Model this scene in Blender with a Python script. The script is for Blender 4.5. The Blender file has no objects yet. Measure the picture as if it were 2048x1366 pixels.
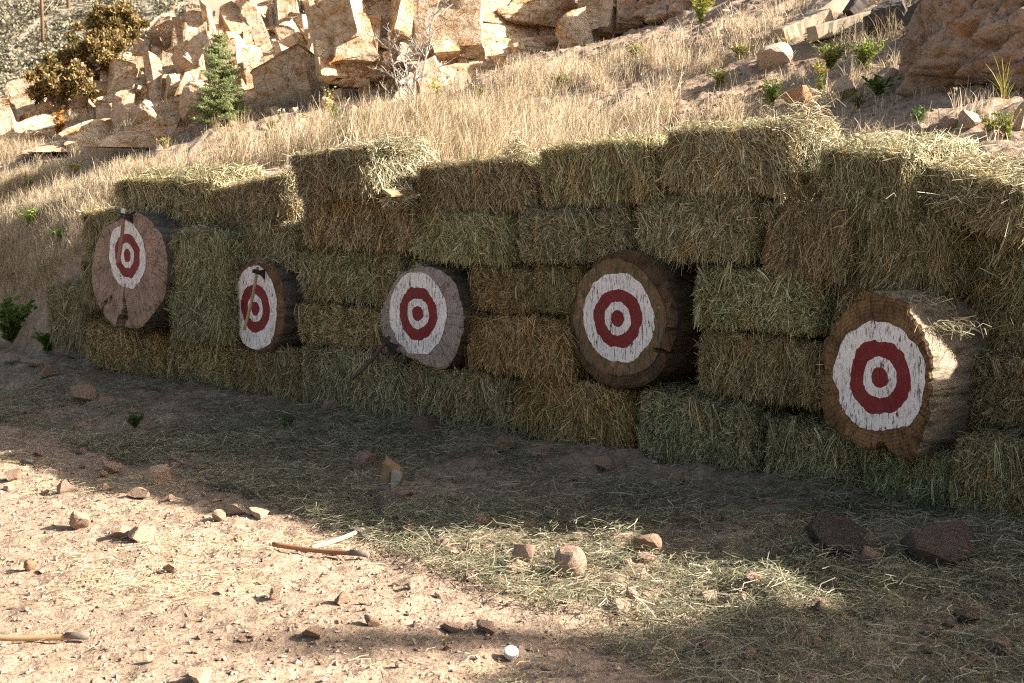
import bpy, math, random
import numpy as np
from mathutils import Vector, Matrix, Euler

SC = bpy.context.scene
COL = SC.collection
R = math.radians
# ------------------------------------------------------------------ camera, world, sun, exposure
CAM_Z = 1.5
PITCH = R(5.3)
cam_d = bpy.data.cameras.new("camera")
cam_d.lens = 50; cam_d.sensor_width = 36
cam_d.clip_start = 0.05; cam_d.clip_end = 3000
cam_d.dof.use_dof = True; cam_d.dof.focus_distance = 7.8; cam_d.dof.aperture_fstop = 8.0
cam = bpy.data.objects.new("camera", cam_d); COL.objects.link(cam)
cam.location = (0, 0, CAM_Z); cam.rotation_euler = (R(90) - PITCH, 0, 0)
SC.camera = cam

SUN_AZ, SUN_EL = R(-3), R(28.7)          # azimuth from +X towards +Y
sdir = Vector((math.cos(SUN_EL) * math.cos(SUN_AZ), math.cos(SUN_EL) * math.sin(SUN_AZ), math.sin(SUN_EL)))
W = bpy.data.worlds.new("World"); SC.world = W; W.use_nodes = True
wn = W.node_tree
sky = wn.nodes.new("ShaderNodeTexSky"); sky.sky_type = 'NISHITA'; sky.sun_disc = False
sky.sun_elevation = SUN_EL; sky.sun_rotation = math.atan2(sdir.x, sdir.y)
sky.dust_density = 3.0; sky.ozone_density = 0.6; sky.air_density = 0.8
wb = wn.nodes.new("ShaderNodeMix"); wb.data_type = 'RGBA'; wb.blend_type = 'MULTIPLY'; wb.inputs[0].default_value = 1.0
wb.inputs[7].default_value = (1.0, .93, .80, 1)          # the photo's warm white balance
wn.links.new(sky.outputs[0], wb.inputs[6]); wn.links.new(wb.outputs[2], wn.nodes["Background"].inputs[0])
wn.nodes["Background"].inputs[1].default_value = 0.067
sun_d = bpy.data.lights.new("sun", 'SUN'); sun_d.energy = 5.0; sun_d.angle = R(0.53); sun_d.color = (1.0, 0.94, 0.84)
sun = bpy.data.objects.new("sun", sun_d); COL.objects.link(sun)
sun.rotation_euler = sdir.to_track_quat('Z', 'Y').to_euler(); sun.location = (20, 0, 20)
SC.cycles.use_denoising = False; SC.cycles.max_bounces = 6; SC.cycles.diffuse_bounces = 3; SC.cycles.sample_clamp_indirect = 4; SC.cycles.filter_width = 1.2
SC.view_settings.view_transform = 'Standard'; SC.view_settings.look = 'None'
SC.view_settings.exposure = 2.1; SC.view_settings.gamma = 1.0

# ------------------------------------------------------------------ numeric helpers
rng = np.random.default_rng(7)
def _h(ix, iy, seed):
    n = (ix.astype(np.int64) * 374761393 + iy.astype(np.int64) * 668265263 + seed * 974634777) & 0xffffffff
    n = ((n ^ (n >> 13)) * 1274126177) & 0xffffffff
    return ((n ^ (n >> 16)) & 0xffffff) / float(0xffffff)
def vnoise(x, y, seed=0):
    x = np.asarray(x, float); y = np.asarray(y, float)
    ix = np.floor(x); iy = np.floor(y); fx = x - ix; fy = y - iy
    fx = fx * fx * (3 - 2 * fx); fy = fy * fy * (3 - 2 * fy)
    a = _h(ix, iy, seed); b = _h(ix + 1, iy, seed); c = _h(ix, iy + 1, seed); d = _h(ix + 1, iy + 1, seed)
    return (a + (b - a) * fx) * (1 - fy) + (c + (d - c) * fx) * fy
def fbm(x, y, seed=0, octs=4):
    v = 0; a = 0.5; 
    for o in range(octs):
        v = v + a * (vnoise(np.asarray(x) * 2 ** o, np.asarray(y) * 2 ** o, seed + o * 17) - 0.5); a *= 0.5
    return v * 2
def voronoi(x, y, seed=0):
    """per point: F1, F2, random of cell, cell centre, extra randoms"""
    x = np.asarray(x, float); y = np.asarray(y, float)
    ix = np.floor(x); iy = np.floor(y)
    f1 = np.full(x.shape, 9.0); f2 = np.full(x.shape, 9.0)
    cx = np.zeros(x.shape); cy = np.zeros(x.shape); ci = np.zeros(x.shape); cj = np.zeros(x.shape)
    for dx in (-1, 0, 1):
        for dy in (-1, 0, 1):
            jx = ix + dx; jy = iy + dy
            px = jx + .1 + .8 * _h(jx, jy, seed); py = jy + .1 + .8 * _h(jx, jy, seed + 5)
            d = np.maximum(np.abs(px - x), np.abs(py - y)) * .6 + np.hypot(px - x, py - y) * .4
            nearer = d < f1
            f2 = np.where(nearer, f1, np.minimum(f2, d))
            cx = np.where(nearer, px, cx); cy = np.where(nearer, py, cy)
            ci = np.where(nearer, jx, ci); cj = np.where(nearer, jy, cj)
            f1 = np.where(nearer, d, f1)
    return f1, f2, cx, cy, (lambda k: _h(ci, cj, seed + 100 + k))
def sstep(a, b, x):
    t = np.clip((np.asarray(x, float) - a) / (b - a), 0, 1); return t * t * (3 - 2 * t)

# ------------------------------------------------------------------ the lie of the land: s runs along the hay wall, t runs into the hill
C0 = 8.63; Q = math.sqrt(0.5)
U = np.array([Q, -Q, 0]); T = np.array([Q, Q, 0])
def st(X, Y): return (X - (Y - C0)) * Q, (X + Y - C0) * Q
def xy(s, t): return s * Q + t * Q, C0 - s * Q + t * Q
def wpt(s, t, z): x, y = xy(s, t); return np.array([x, y, z])
def tface(s): return -0.10 * np.clip(s - 1.8, 0, 1.5) ** 2
def H0(X, Y):
    X = np.asarray(X, float); Y = np.asarray(Y, float)
    s, t = st(X, Y)
    zl = np.interp(t, [-60, -3, -1.2, 0.2, 0.7, 2.2, 3.1, 6, 8, 12, 60], [0, 0, .01, .06, .12, 1.42, 1.9, 3.0, 3.3, 3.2, 3.2])
    tt = t - np.where(s > 1.8, tface(s), 0)
    zm = np.interp(tt, [-60, -2.6, -1.3, -.15, .40, .52, 3, 6, 8, 12, 60], [0, 0, .02, .12, .14, 1.74, 2.15, 3.1, 3.85, 5.3, 12])
    zr = np.interp(tt, [-60, -2.6, -1.3, -.15, .5, 1.4, 3, 6, 8, 12, 60], [0, 0, .02, .12, .16, .8, 2.1, 3.1, 3.85, 5.3, 12]); wr = sstep(3.2, 3.6, s); zm = zm * (1 - wr) + zr * wr; ze = np.interp(t, [-60, -2.6, -1.3, -.15, .2, .42, 1.6, 3, 6, 8, 12, 60], [0, 0, .02, .12, .16, 1.56, 1.68, 2.2, 3.1, 3.85, 5.3, 12]); we = sstep(3.85, 4.15, s); zm = zm * (1 - we) + ze * we  # out-of-frame end bank added to shade the ground; dip before it admits sun
    w = sstep(-8.2, -5.0, s)
    z = zl * (1 - w) + zm * w
    z = z + .45 * sstep(-5.0, -1.0, s) * np.clip((t - 2) / 4, 0, 1.5)
    return z
def H(X, Y):
    z = H0(X, Y); s, t = st(np.asarray(X, float), np.asarray(Y, float))
    hill = sstep(.5, 2.5, t); bank = sstep(-2.6, -1.2, t) * (1 - hill)
    z = z + fbm(np.asarray(X) * .7, np.asarray(Y) * .7, 3, 3) * (.05 + .22 * hill)
    z = z + fbm(np.asarray(X) * 4, np.asarray(Y) * 4, 11, 3) * (.022 + .05 * hill + .035 * bank)
    z = z + fbm(np.asarray(X) * 17, np.asarray(Y) * 17, 23, 2) * (.022 + .015 * hill + .018 * bank)
    return z
FPX = 2048 * 50 / 36
def ray(px, py):
    a = (px - 1024) / FPX; b = (683 - py) / FPX
    return np.array([a, math.cos(PITCH) + b * math.sin(PITCH), -math.sin(PITCH) + b * math.cos(PITCH)])
O = np.array([0, 0, CAM_Z])
def on_wall(px, py, t):                 # where a sight line meets the vertical plane at t
    d = ray(px, py); k = (C0 + t / Q) / (d[0] + d[1]); return O + d * k
def on_face(px, py, off=0):             # the same for the curved wall face
    t = off
    for _ in range(6):
        p = on_wall(px, py, t); s, _t = st(p[0], p[1]); t = float(tface(s)) + off
    return p
def on_ground(px, py, k0=2.5, k1=60):
    d = ray(px, py); ks = np.linspace(k0, k1, 3000)
    P = O[None] + d[None] * ks[:, None]
    below = P[:, 2] < H(P[:, 0], P[:, 1])
    i = int(np.argmax(below)) if below.any() else len(ks) - 1
    return P[i]
def on_hill(px, py):
    p = on_ground(px, py, 9.2 if px < 1700 else 7.6)
    tmax = 5.1 if px < 1060 else 7.6
    if st(p[0], p[1])[1] > tmax:
        p = on_wall(px, py, tmax); p[2] = float(H(p[0], p[1]))
    return p
def at_depth(px, py, Y): d = ray(px, py); return O + d * (Y / d[1])

# ------------------------------------------------------------------ mesh helpers
def link(o, parent=None):
    COL.objects.link(o)
    if parent is not None: o.parent = parent
    return o
def tag(o, label=None, cat=None, group=None, kind=None):
    if label: o['label'] = label
    if cat: o['category'] = cat
    if group: o['group'] = group
    if kind: o['kind'] = kind
    return o
def empty(name, loc, rz=0):
    o = bpy.data.objects.new(name, None); o.location = loc; o.rotation_euler = (0, 0, rz); o.empty_display_size = .1
    return link(o)
def mesh_np(name, V, F, mats, midx=None, smooth=False):
    """V (n,3); F (m,4) or (m,3) array or list of such"""
    if not isinstance(F, list): F = [F]
    F = [f for f in F if len(f)]
    me = bpy.data.meshes.new(name)
    V = np.asarray(V, np.float32)
    me.vertices.add(len(V)); me.vertices.foreach_set("co", V.ravel())
    loops = np.concatenate([f.ravel() for f in F]).astype(np.int32)
    tot = np.concatenate([np.full(len(f), f.shape[1]) for f in F]).astype(np.int32)
    start = np.concatenate([[0], np.cumsum(tot)[:-1]]).astype(np.int32)
    me.loops.add(len(loops)); me.loops.foreach_set("vertex_index", loops)
    me.polygons.add(len(tot)); me.polygons.foreach_set("loop_start", start)
    try: me.polygons.foreach_set("loop_total", tot)
    except Exception: pass
    for m in (mats if isinstance(mats, (list, tuple)) else [mats]): me.materials.append(m)
    if midx is not None: me.polygons.foreach_set("material_index", np.asarray(midx, np.int32))
    me.polygons.foreach_set("use_smooth", np.full(len(tot), bool(smooth)))
    me.update(calc_edges=True); me.validate()
    return me
def obj(name, me, parent=None, loc=None, rot=None, scale=None, color=None):
    o = bpy.data.objects.new(name, me)
    if loc is not None: o.location = loc
    if rot is not None: o.rotation_euler = rot
    if scale is not None: o.scale = scale
    if color is not None: o.color = (*color, 1)
    return link(o, parent)
def norm(v): return v / np.maximum(np.linalg.norm(v, axis=-1, keepdims=True), 1e-9)
def ribbons(P, side, w):
    """P (n,k,3) centre lines, side (n,3) or (n,k,3), w (n,) or (n,k) half widths -> verts, quads"""
    n, k, _ = P.shape
    side = side[:, None, :] if side.ndim == 2 else side
    w = np.asarray(w); w = w[:, None, None] if w.ndim == 1 else w[:, :, None]
    V = np.stack([P - side * w, P + side * w], 2).reshape(-1, 3)
    base = (np.arange(n) * k * 2)[:, None] + (np.arange(k - 1) * 2)[None]
    F = np.stack([base, base + 1, base + 3, base + 2], -1).reshape(-1, 4)
    return V, F
def join(parts):
    V = []; F = []; off = 0
    for v, f in parts:
        V.append(v); F.append(f + off); off += len(v)
    return np.concatenate(V), np.concatenate(F)
def tube(pts, rad, n=8, cap=True):
    pts = np.asarray(pts, float); k = len(pts); rad = np.broadcast_to(np.asarray(rad, float), (k,))
    tan = norm(np.gradient(pts, axis=0))
    ref = np.array([0.13, 0.21, 1.0]) if abs(tan[0][2]) < .9 else np.array([1.0, .1, .05])
    V = []
    for p, t_, r in zip(pts, tan, rad):
        a = norm(np.cross(t_, ref)); b = np.cross(t_, a)
        th = np.linspace(0, 2 * math.pi, n, endpoint=False)
        V.append(p + r * (np.cos(th)[:, None] * a + np.sin(th)[:, None] * b))
    V = np.concatenate(V)
    F = []
    for i in range(k - 1):
        for j in range(n):
            F.append((i * n + j, i * n + (j + 1) % n, (i + 1) * n + (j + 1) % n, (i + 1) * n + j))
    if cap:
        V = np.concatenate([V, [pts[0], pts[-1]]]); c0 = k * n
        for j in range(n):
            F.append((c0, (j + 1) % n, j, c0)); F.append((c0 + 1, (k - 1) * n + j, (k - 1) * n + (j + 1) % n, c0 + 1))
    Fq = np.array([f for f in F if len(set(f)) == 4], int).reshape(-1, 4)
    Ft = np.array([f[:3] for f in F if len(set(f)) == 3], int).reshape(-1, 3)
    return V, Fq, Ft
def join_tubes(tl):
    V = []; Fq = []; Ft = []; off = 0
    for v, q, t3 in tl:
        V.append(v); Fq.append(q + off); Ft.append(t3 + off); off += len(v)
    return np.concatenate(V), [np.concatenate(Fq), np.concatenate(Ft)]

# ------------------------------------------------------------------ materials
def new_mat(name):
    m = bpy.data.materials.new(name); m.use_nodes = True
    nt = m.node_tree; b = nt.nodes["Principled BSDF"]
    b.inputs["Roughness"].default_value = .85; b.inputs["Specular IOR Level"].default_value = .15
    return m, nt, b
def N(nt, typ, **kw):
    n = nt.nodes.new(typ)
    for k, v in kw.items(): setattr(n, k, v)
    return n
def ramp(nt, fac, stops):
    r = N(nt, "ShaderNodeValToRGB"); e = r.color_ramp.elements
    while len(e) < len(stops): e.new(.5)
    for el, (p, c) in zip(e, stops): el.position = p; el.color = (*c, 1)
    nt.links.new(fac, r.inputs[0]); return r.outputs[0]
def noise(nt, scale, detail=4, rough=.6, vec=None, mapscale=None, typ="ShaderNodeTexNoise"):
    n = N(nt, typ); n.inputs["Scale"].default_value = scale
    if typ == "ShaderNodeTexNoise": n.inputs["Detail"].default_value = detail; n.inputs["Roughness"].default_value = rough
    if vec is None:
        tc = N(nt, "ShaderNodeTexCoord"); vec = tc.outputs["Object"]
    if mapscale:
        mp = N(nt, "ShaderNodeMapping"); mp.inputs["Scale"].default_value = mapscale
        nt.links.new(vec, mp.inputs[0]); vec = mp.outputs[0]
    nt.links.new(vec, n.inputs["Vector"]); return n
def mix(nt, fac, a, b, mode='MIX'):
    m = N(nt, "ShaderNodeMix", data_type='RGBA', blend_type=mode)
    for sock, v in ((m.inputs["Factor"], fac), (m.inputs[6], a), (m.inputs[7], b)):
        if isinstance(v, (int, float)): sock.default_value = v
        elif isinstance(v, tuple): sock.default_value = (*v, 1)
        else: nt.links.new(v, sock)
    return m.outputs[2]
def bump(nt, b, h, strength=.5, dist=.02, prev=None):
    n = N(nt, "ShaderNodeBump"); n.inputs["Strength"].default_value = strength; n.inputs["Distance"].default_value = dist
    nt.links.new(h, n.inputs["Height"])
    if prev is not None: nt.links.new(prev, n.inputs["Normal"])
    nt.links.new(n.outputs[0], b.inputs["Normal"]); return n.outputs[0]
def island_mat(name, stops, tint=False, transl=.25, rough=.6, spec=.25, patch=False):
    m, nt, b = new_mat(name)
    g = N(nt, "ShaderNodeNewGeometry")
    c = ramp(nt, g.outputs["Random Per Island"], stops)
    if tint:
        oi = N(nt, "ShaderNodeObjectInfo"); c = mix(nt, 1.0, c, oi.outputs["Color"], 'MULTIPLY')
    if patch == 'grass':
        gn = noise(nt, 1.1, 5, .65); c = mix(nt, 1.0, c, ramp(nt, gn.outputs["Fac"], [(.32, (.60, .57, .47)), (.45, (.86, .79, .71)), (.56, (1.02, .99, .96)), (.7, (1.14, 1.12, 1.10))]), 'MULTIPLY')
    elif patch:
        tc = N(nt, "ShaderNodeTexCoord"); oi2 = N(nt, "ShaderNodeObjectInfo"); av = N(nt, "ShaderNodeVectorMath", operation='ADD')
        cb = N(nt, "ShaderNodeMath", operation='MULTIPLY'); cb.inputs[1].default_value = 40; nt.links.new(oi2.outputs["Random"], cb.inputs[0])
        nt.links.new(tc.outputs["Object"], av.inputs[0]); nt.links.new(cb.outputs[0], av.inputs[1])
        pn = noise(nt, 7, 3, .6, av.outputs[0], (1.3, 1, .55))
        pc = ramp(nt, pn.outputs["Fac"], [(.30, (.76, .86, .72)), (.45, (.96, .97, .93)), (.60, (1.0, .96, .88)), (.74, (1.16, .90, .60))])
        c = mix(nt, 1.0, c, pc, 'MULTIPLY')
    nt.links.new(c, b.inputs["Base Color"]); b.inputs["Roughness"].default_value = rough; b.inputs["Specular IOR Level"].default_value = spec
    if transl:
        tr = N(nt, "ShaderNodeBsdfTranslucent"); nt.links.new(c, tr.inputs[0])
        ms = N(nt, "ShaderNodeMixShader"); ms.inputs[0].default_value = transl
        nt.links.new(b.outputs[0], ms.inputs[1]); nt.links.new(tr.outputs[0], ms.inputs[2])
        nt.links.new(ms.outputs[0], nt.nodes["Material Output"].inputs[0])
    return m
M = {}
M['hay'] = island_mat("hay_strands", [(0, (.06, .046, .022)), (.2, (.17, .135, .075)), (.4, (.27, .245, .15)), (.6, (.41, .355, .235)), (.78, (.56, .50, .36)), (.9, (.76, .70, .53)), (1, (.90, .86, .70))], tint=True, patch=True)  # pale and dark strand tones spread wide in place of light-and-shade contrast
m, nt, b = new_mat("hay_core"); n = noise(nt, 30, 5, .7, mapscale=(3, 3, .6))  # core colour darkened so the gaps between strands look shaded
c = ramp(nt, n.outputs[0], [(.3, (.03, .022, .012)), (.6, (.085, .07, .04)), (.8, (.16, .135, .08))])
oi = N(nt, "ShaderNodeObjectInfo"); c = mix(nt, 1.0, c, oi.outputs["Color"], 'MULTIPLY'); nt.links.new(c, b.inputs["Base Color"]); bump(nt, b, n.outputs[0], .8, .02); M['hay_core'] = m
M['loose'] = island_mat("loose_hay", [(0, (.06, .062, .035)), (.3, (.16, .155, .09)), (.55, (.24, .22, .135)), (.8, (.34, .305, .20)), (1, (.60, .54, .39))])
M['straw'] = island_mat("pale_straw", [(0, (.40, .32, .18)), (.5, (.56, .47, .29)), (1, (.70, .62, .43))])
M['grass'] = island_mat("dry_grass", patch='grass', stops= [(0, (.20, .19, .11)), (.12, (.36, .30, .19)), (.4, (.58, .48, .34)), (.65, (.66, .58, .43)), (.85, (.46, .34, .22)), (1, (.82, .76, .62))], transl=.35)
M['green'] = island_mat("green_leaf", [(0, (.06, .09, .025)), (.5, (.10, .15, .04)), (1, (.18, .22, .07))], tint=True, transl=.3)
M['needle'] = island_mat("spruce_needles", [(0, (.11, .15, .055)), (.5, (.27, .32, .13)), (1, (.50, .50, .27))], transl=.45)
M['juniper'] = island_mat("juniper_leaf", [(0, (.06, .06, .02)), (.4, (.17, .135, .05)), (.75, (.32, .21, .08)), (1, (.45, .30, .13))], transl=.2)
M['flower'] = island_mat("yellow_flower", [(0, (.55, .42, .04)), (1, (.70, .60, .12))], tint=True)
M['sage'] = island_mat("sagebrush", [(0, (.12, .11, .075)), (.5, (.19, .17, .115)), (1, (.26, .23, .165))], transl=.1)

def dirt_mat():
    m, nt, b = new_mat("dirt")
    tc = N(nt, "ShaderNodeTexCoord"); v = tc.outputs["Object"]
    n1 = noise(nt, .9, 5, .6, v); n2 = noise(nt, 14, 6, .7, v); n3 = noise(nt, 70, 4, .7, v)
    c1 = ramp(nt, n1.outputs[0], [(.3, (.285, .21, .155)), (.55, (.38, .285, .213)), (.75, (.465, .36, .275))])
    c2 = ramp(nt, n2.outputs[0], [(.3, (.52, .50, .48)), (.5, (.95, .95, .95)), (.7, (1.15, 1.12, 1.1))])
    c = mix(nt, 1.0, c1, c2, 'MULTIPLY')
    vo = noise(nt, 38, vec=v, typ="ShaderNodeTexVoronoi")
    c3 = ramp(nt, vo.outputs["Color"], [(.0, (.75, .72, .7)), (1, (1.15, 1.12, 1.08))])
    c = mix(nt, 1.0, c, c3, 'MULTIPLY')
    nt.links.new(c, b.inputs["Base Color"]); b.inputs["Roughness"].default_value = .95; b.inputs["Specular IOR Level"].default_value = .05
    p = bump(nt, b, n2.outputs[0], .7, .035); p = bump(nt, b, n3.outputs[0], .8, .012, p); bump(nt, b, vo.outputs["Distance"], .35, .01, p)
    return m
M['dirt'] = dirt_mat()
def rock_mat(name, a, bcol, stain, sc=1.0, cracks=False):
    m, nt, b = new_mat(name)
    tc = N(nt, "ShaderNodeTexCoord"); v = tc.outputs["Object"]
    n1 = noise(nt, 1.3 * sc, 6, .65, v); n2 = noise(nt, 9 * sc, 8, .72, v); n3 = noise(nt, 3.2 * sc, 5, .6, v, (1, 1, 2.5))
    c = ramp(nt, n1.outputs[0], [(.35, a), (.6, bcol)])
    f = ramp(nt, n3.outputs[0], [(.48, (0, 0, 0)), (.62, (1, 1, 1))])
    c = mix(nt, f, c, stain)
    d = ramp(nt, n2.outputs[0], [(.28, (.45, .42, .4)), (.5, (1, 1, 1)), (.75, (1.15, 1.15, 1.12))])
    c = mix(nt, 1.0, c, d, 'MULTIPLY')
    if cracks:
        wv = N(nt, "ShaderNodeVectorMath", operation='MULTIPLY_ADD'); wv.inputs[1].default_value = (.25, .25, .25); nt.links.new(n5_ := noise(nt, 3, 4, .6, v).outputs["Color"], wv.inputs[0]); nt.links.new(v, wv.inputs[2])
        for scv, mp_, wd in ((2.6, (1, 1, 1.6), .035), (7.0, (1, 1, 2.4), .05)):
            vo = noise(nt, scv, vec=wv.outputs[0], mapscale=mp_, typ="ShaderNodeTexVoronoi"); vo.feature = 'DISTANCE_TO_EDGE'
            c = mix(nt, 1.0, c, ramp(nt, vo.outputs["Distance"], [(0, (.38, .30, .24)), (wd * .6, (1, 1, 1))]), 'MULTIPLY')
    oi = N(nt, "ShaderNodeObjectInfo"); c = mix(nt, 1.0, c, oi.outputs["Color"], 'MULTIPLY')
    nt.links.new(c, b.inputs["Base Color"]); b.inputs["Roughness"].default_value = .9
    n5 = noise(nt, 4 * sc, 6, .7, v); p0 = bump(nt, b, n5.outputs[0], .8, .12 / sc); p = bump(nt, b, n2.outputs[0], .8, .04 / sc, p0); n4 = noise(nt, 40 * sc, 5, .7, v); bump(nt, b, n4.outputs[0], .5, .01 / sc, p)
    return m
M['cliff'] = rock_mat("cliff_rock", (.52, .39, .27), (.68, .54, .395), (.48, .29, .15), cracks=True)
M['stone'] = rock_mat("field_stone", (.40, .305, .24), (.52, .42, .34), (.35, .255, .19), 5.0)
M['boulder'] = rock_mat("boulder_rock", (.34, .26, .21), (.44, .36, .30), (.36, .22, .12), 2.0)

def wood_face(name, c0, c1, green=False):
    m, nt, b = new_mat(name)
    tc = N(nt, "ShaderNodeTexCoord"); v = tc.outputs["Object"]
    n1 = noise(nt, 5, 5, .65, v); n2 = noise(nt, 40, 5, .7, v, (1.6, 1, .35)); n3 = noise(nt, 120, 3, .6, v)
    c = ramp(nt, n1.outputs[0], [(.3, c0), (.7, c1)])
    # growth rings
    w = N(nt, "ShaderNodeTexWave", wave_type='RINGS', rings_direction='Y'); w.inputs["Scale"].default_value = 18; w.inputs["Distortion"].default_value = 3; w.inputs["Detail"].default_value = 3; w.inputs["Detail Scale"].default_value = 1.5
    nt.links.new(v, w.inputs["Vector"])
    r = ramp(nt, w.outputs[0], [(0, (.8, .78, .76)), (1, (1.1, 1.1, 1.1))]); c = mix(nt, 1.0, c, r, 'MULTIPLY')
    d = ramp(nt, n2.outputs[0], [(.3, (.3, .27, .25)), (.48, (1, 1, 1)), (.8, (1.2, 1.2, 1.2))]); c = mix(nt, 1.0, c, d, 'MULTIPLY')
    sx = N(nt, "ShaderNodeSeparateXYZ"); nt.links.new(v, sx.inputs[0]); at = N(nt, "ShaderNodeMath", operation='ARCTAN2'); nt.links.new(sx.outputs[2], at.inputs[0]); nt.links.new(sx.outputs[0], at.inputs[1])
    lnv = N(nt, "ShaderNodeVectorMath", operation='LENGTH'); nt.links.new(v, lnv.inputs[0]); am = N(nt, "ShaderNodeMath", operation='MULTIPLY'); am.inputs[1].default_value = 5; nt.links.new(at.outputs[0], am.inputs[0])
    cbv = N(nt, "ShaderNodeCombineXYZ"); nt.links.new(am.outputs[0], cbv.inputs[0]); nt.links.new(lnv.outputs["Value"], cbv.inputs[1])
    rc = noise(nt, 2.0, 4, .6, cbv.outputs[0], (1, 2.2, 1)); c = mix(nt, 1.0, c, ramp(nt, rc.outputs["Fac"], [(.470, (1, 1, 1)), (.492, (.22, .19, .17)), (.514, (1, 1, 1))]), 'MULTIPLY')
    if green:
        ln = N(nt, "ShaderNodeVectorMath", operation='LENGTH'); mp = N(nt, "ShaderNodeMapping"); mp.inputs["Scale"].default_value = (1, 0, 1); mp.inputs["Location"].default_value = (-.04, 0, .02)
        nt.links.new(v, mp.inputs[0]); nt.links.new(mp.outputs[0], ln.inputs[0])
        ad = N(nt, "ShaderNodeMath", operation='MULTIPLY_ADD'); ad.inputs[1].default_value = .09; nt.links.new(n2.outputs[0], ad.inputs[0]); nt.links.new(ln.outputs["Value"], ad.inputs[2])
        f = ramp(nt, ad.outputs[0], [(.355, (1, 1, 1)), (.40, (0, 0, 0))])
        c = mix(nt, mix(nt, 1.0, f, (.8, .8, .8), 'MULTIPLY'), c, (.045, .075, .04))
    nt.links.new(c, b.inputs["Base Color"]); p = bump(nt, b, n2.outputs[0], .6, .012); bump(nt, b, n3.outputs[0], .4, .004, p)
    return m
M['wood_tan'] = wood_face("sawn_wood_pinkish", (.22, .15, .11), (.40, .29, .22))
M['wood_brown'] = wood_face("sawn_wood_brown", (.085, .05, .03), (.22, .13, .07))
M['wood_grey'] = wood_face("sawn_wood_grey", (.25, .205, .18), (.33, .28, .25))
M['wood_green'] = wood_face("sawn_wood_green_ring", (.17, .085, .04), (.25, .14, .07), True)
M['wood_moss'] = wood_face("sawn_wood_mossy", (.028, .028, .017), (.15, .085, .045))
M['wood_rot'] = wood_face("sawn_wood_rotten", (.06, .035, .022), (.27, .16, .075))
def bark_mat(name, c0, c1):
    m, nt, b = new_mat(name)
    n1 = noise(nt, 20, 8, .75, mapscale=(1, .22, 1)); n2 = noise(nt, 70, 5, .7, mapscale=(1, .3, 1))
    c = ramp(nt, n1.outputs[0], [(.35, tuple(x * .35 for x in c0)), (.5, c0), (.75, c1)]); nt.links.new(c, b.inputs["Base Color"])
    p = bump(nt, b, n1.outputs[0], .9, .03); bump(nt, b, n2.outputs[0], .6, .01, p); return m
M['bark_grey'] = bark_mat("weathered_log_side", (.14, .12, .105), (.23, .205, .18))
M['bark_tan'] = bark_mat("pale_log_side", (.30, .24, .17), (.44, .37, .28))
M['bark_brown'] = bark_mat("brown_log_side", (.10, .07, .048), (.18, .125, .085))
def paint_mat(name, col, wear=.5, under=(.08, .05, .04)):
    m, nt, b = new_mat(name)
    tc = N(nt, "ShaderNodeTexCoord"); v = tc.outputs["Object"]
    oi = N(nt, "ShaderNodeObjectInfo"); om = N(nt, "ShaderNodeMath", operation='MULTIPLY'); om.inputs[1].default_value = 37; nt.links.new(oi.outputs["Random"], om.inputs[0])
    ov = N(nt, "ShaderNodeVectorMath", operation='ADD'); nt.links.new(v, ov.inputs[0]); nt.links.new(om.outputs[0], ov.inputs[1]); v = ov.outputs[0]
    n1 = noise(nt, 26, 5, .72, v, (1.9, 1, .5)); n2 = noise(nt, 9, 5, .7, v); n3 = noise(nt, 75, 3, .6, v, (2.5, 1, .22)); n4 = noise(nt, 11, 6, .75, v)
    lo = .385 + .04 * (wear - .5)
    f1 = ramp(nt, n1.outputs[0], [(lo - .03, (1, 1, 1)), (lo + .02, (0, 0, 0))])
    f3 = ramp(nt, n3.outputs[0], [(lo - .03, (1, 1, 1)), (lo + .03, (0, 0, 0))])
    c2 = ramp(nt, n2.outputs[0], [(.3, tuple(x * .78 for x in col)), (.6, col)])
    c = mix(nt, f3, c2, tuple(x * 1.3 for x in under)); c = mix(nt, f1, c, under); c = mix(nt, ramp(nt, n4.outputs[0], [(.30 + .03 * wear, (1, 1, 1)), (.34 + .03 * wear, (0, 0, 0))]), c, tuple(x * 1.8 for x in under))
    nt.links.new(c, b.inputs["Base Color"]); b.inputs["Roughness"].default_value = .6
    bump(nt, b, n1.outputs[0], .5, .006); return m
M['white_paint'] = paint_mat("worn_white_paint", (.76, .72, .705), .75)
M['green_paint'] = paint_mat("faded_green_paint", (.035, .065, .03), 3.2, (.15, .085, .045))
M['red_paint'] = paint_mat("worn_red_paint", (.185, .021, .024), .35)
def plain(name, col, rough=.6, metal=0, sc=20, var=.35, stretch=None):
    m, nt, b = new_mat(name); n = noise(nt, sc, 5, .65, mapscale=stretch)
    c = ramp(nt, n.outputs[0], [(.3, tuple(x * (1 - var) for x in col)), (.7, tuple(min(1, x * (1 + var * .6)) for x in col))]); nt.links.new(c, b.inputs["Base Color"])
    b.inputs["Roughness"].default_value = rough; b.inputs["Metallic"].default_value = metal; b.inputs["Specular IOR Level"].default_value = .4
    bump(nt, b, n.outputs[0], .3, .005); return m
M['handle_red'] = plain("reddish_wood_handle", (.27, .13, .07), .5, 0, 25, .4, (1, 1, .1))
M['handle_pale'] = plain("pale_wood_handle", (.50, .37, .22), .5, 0, 25, .35, (1, 1, .1))
M['handle_tan'] = plain("tan_wood_handle", (.38, .25, .13), .5, 0, 25, .4, (1, 1, .1))
M['handle_dark'] = plain("dark_wood_handle", (.075, .045, .03), .55, 0, 25, .4, (1, 1, .1))
M['steel'] = plain("worn_axe_steel", (.20, .18, .165), .5, .6, 30, .4)
M['steel_dark'] = plain("black_axe_steel", (.035, .03, .028), .5, .3, 30, .4)
M['steel_dust'] = plain("dusty_axe_steel", (.16, .13, .105), .8, .1, 30, .4)
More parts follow.
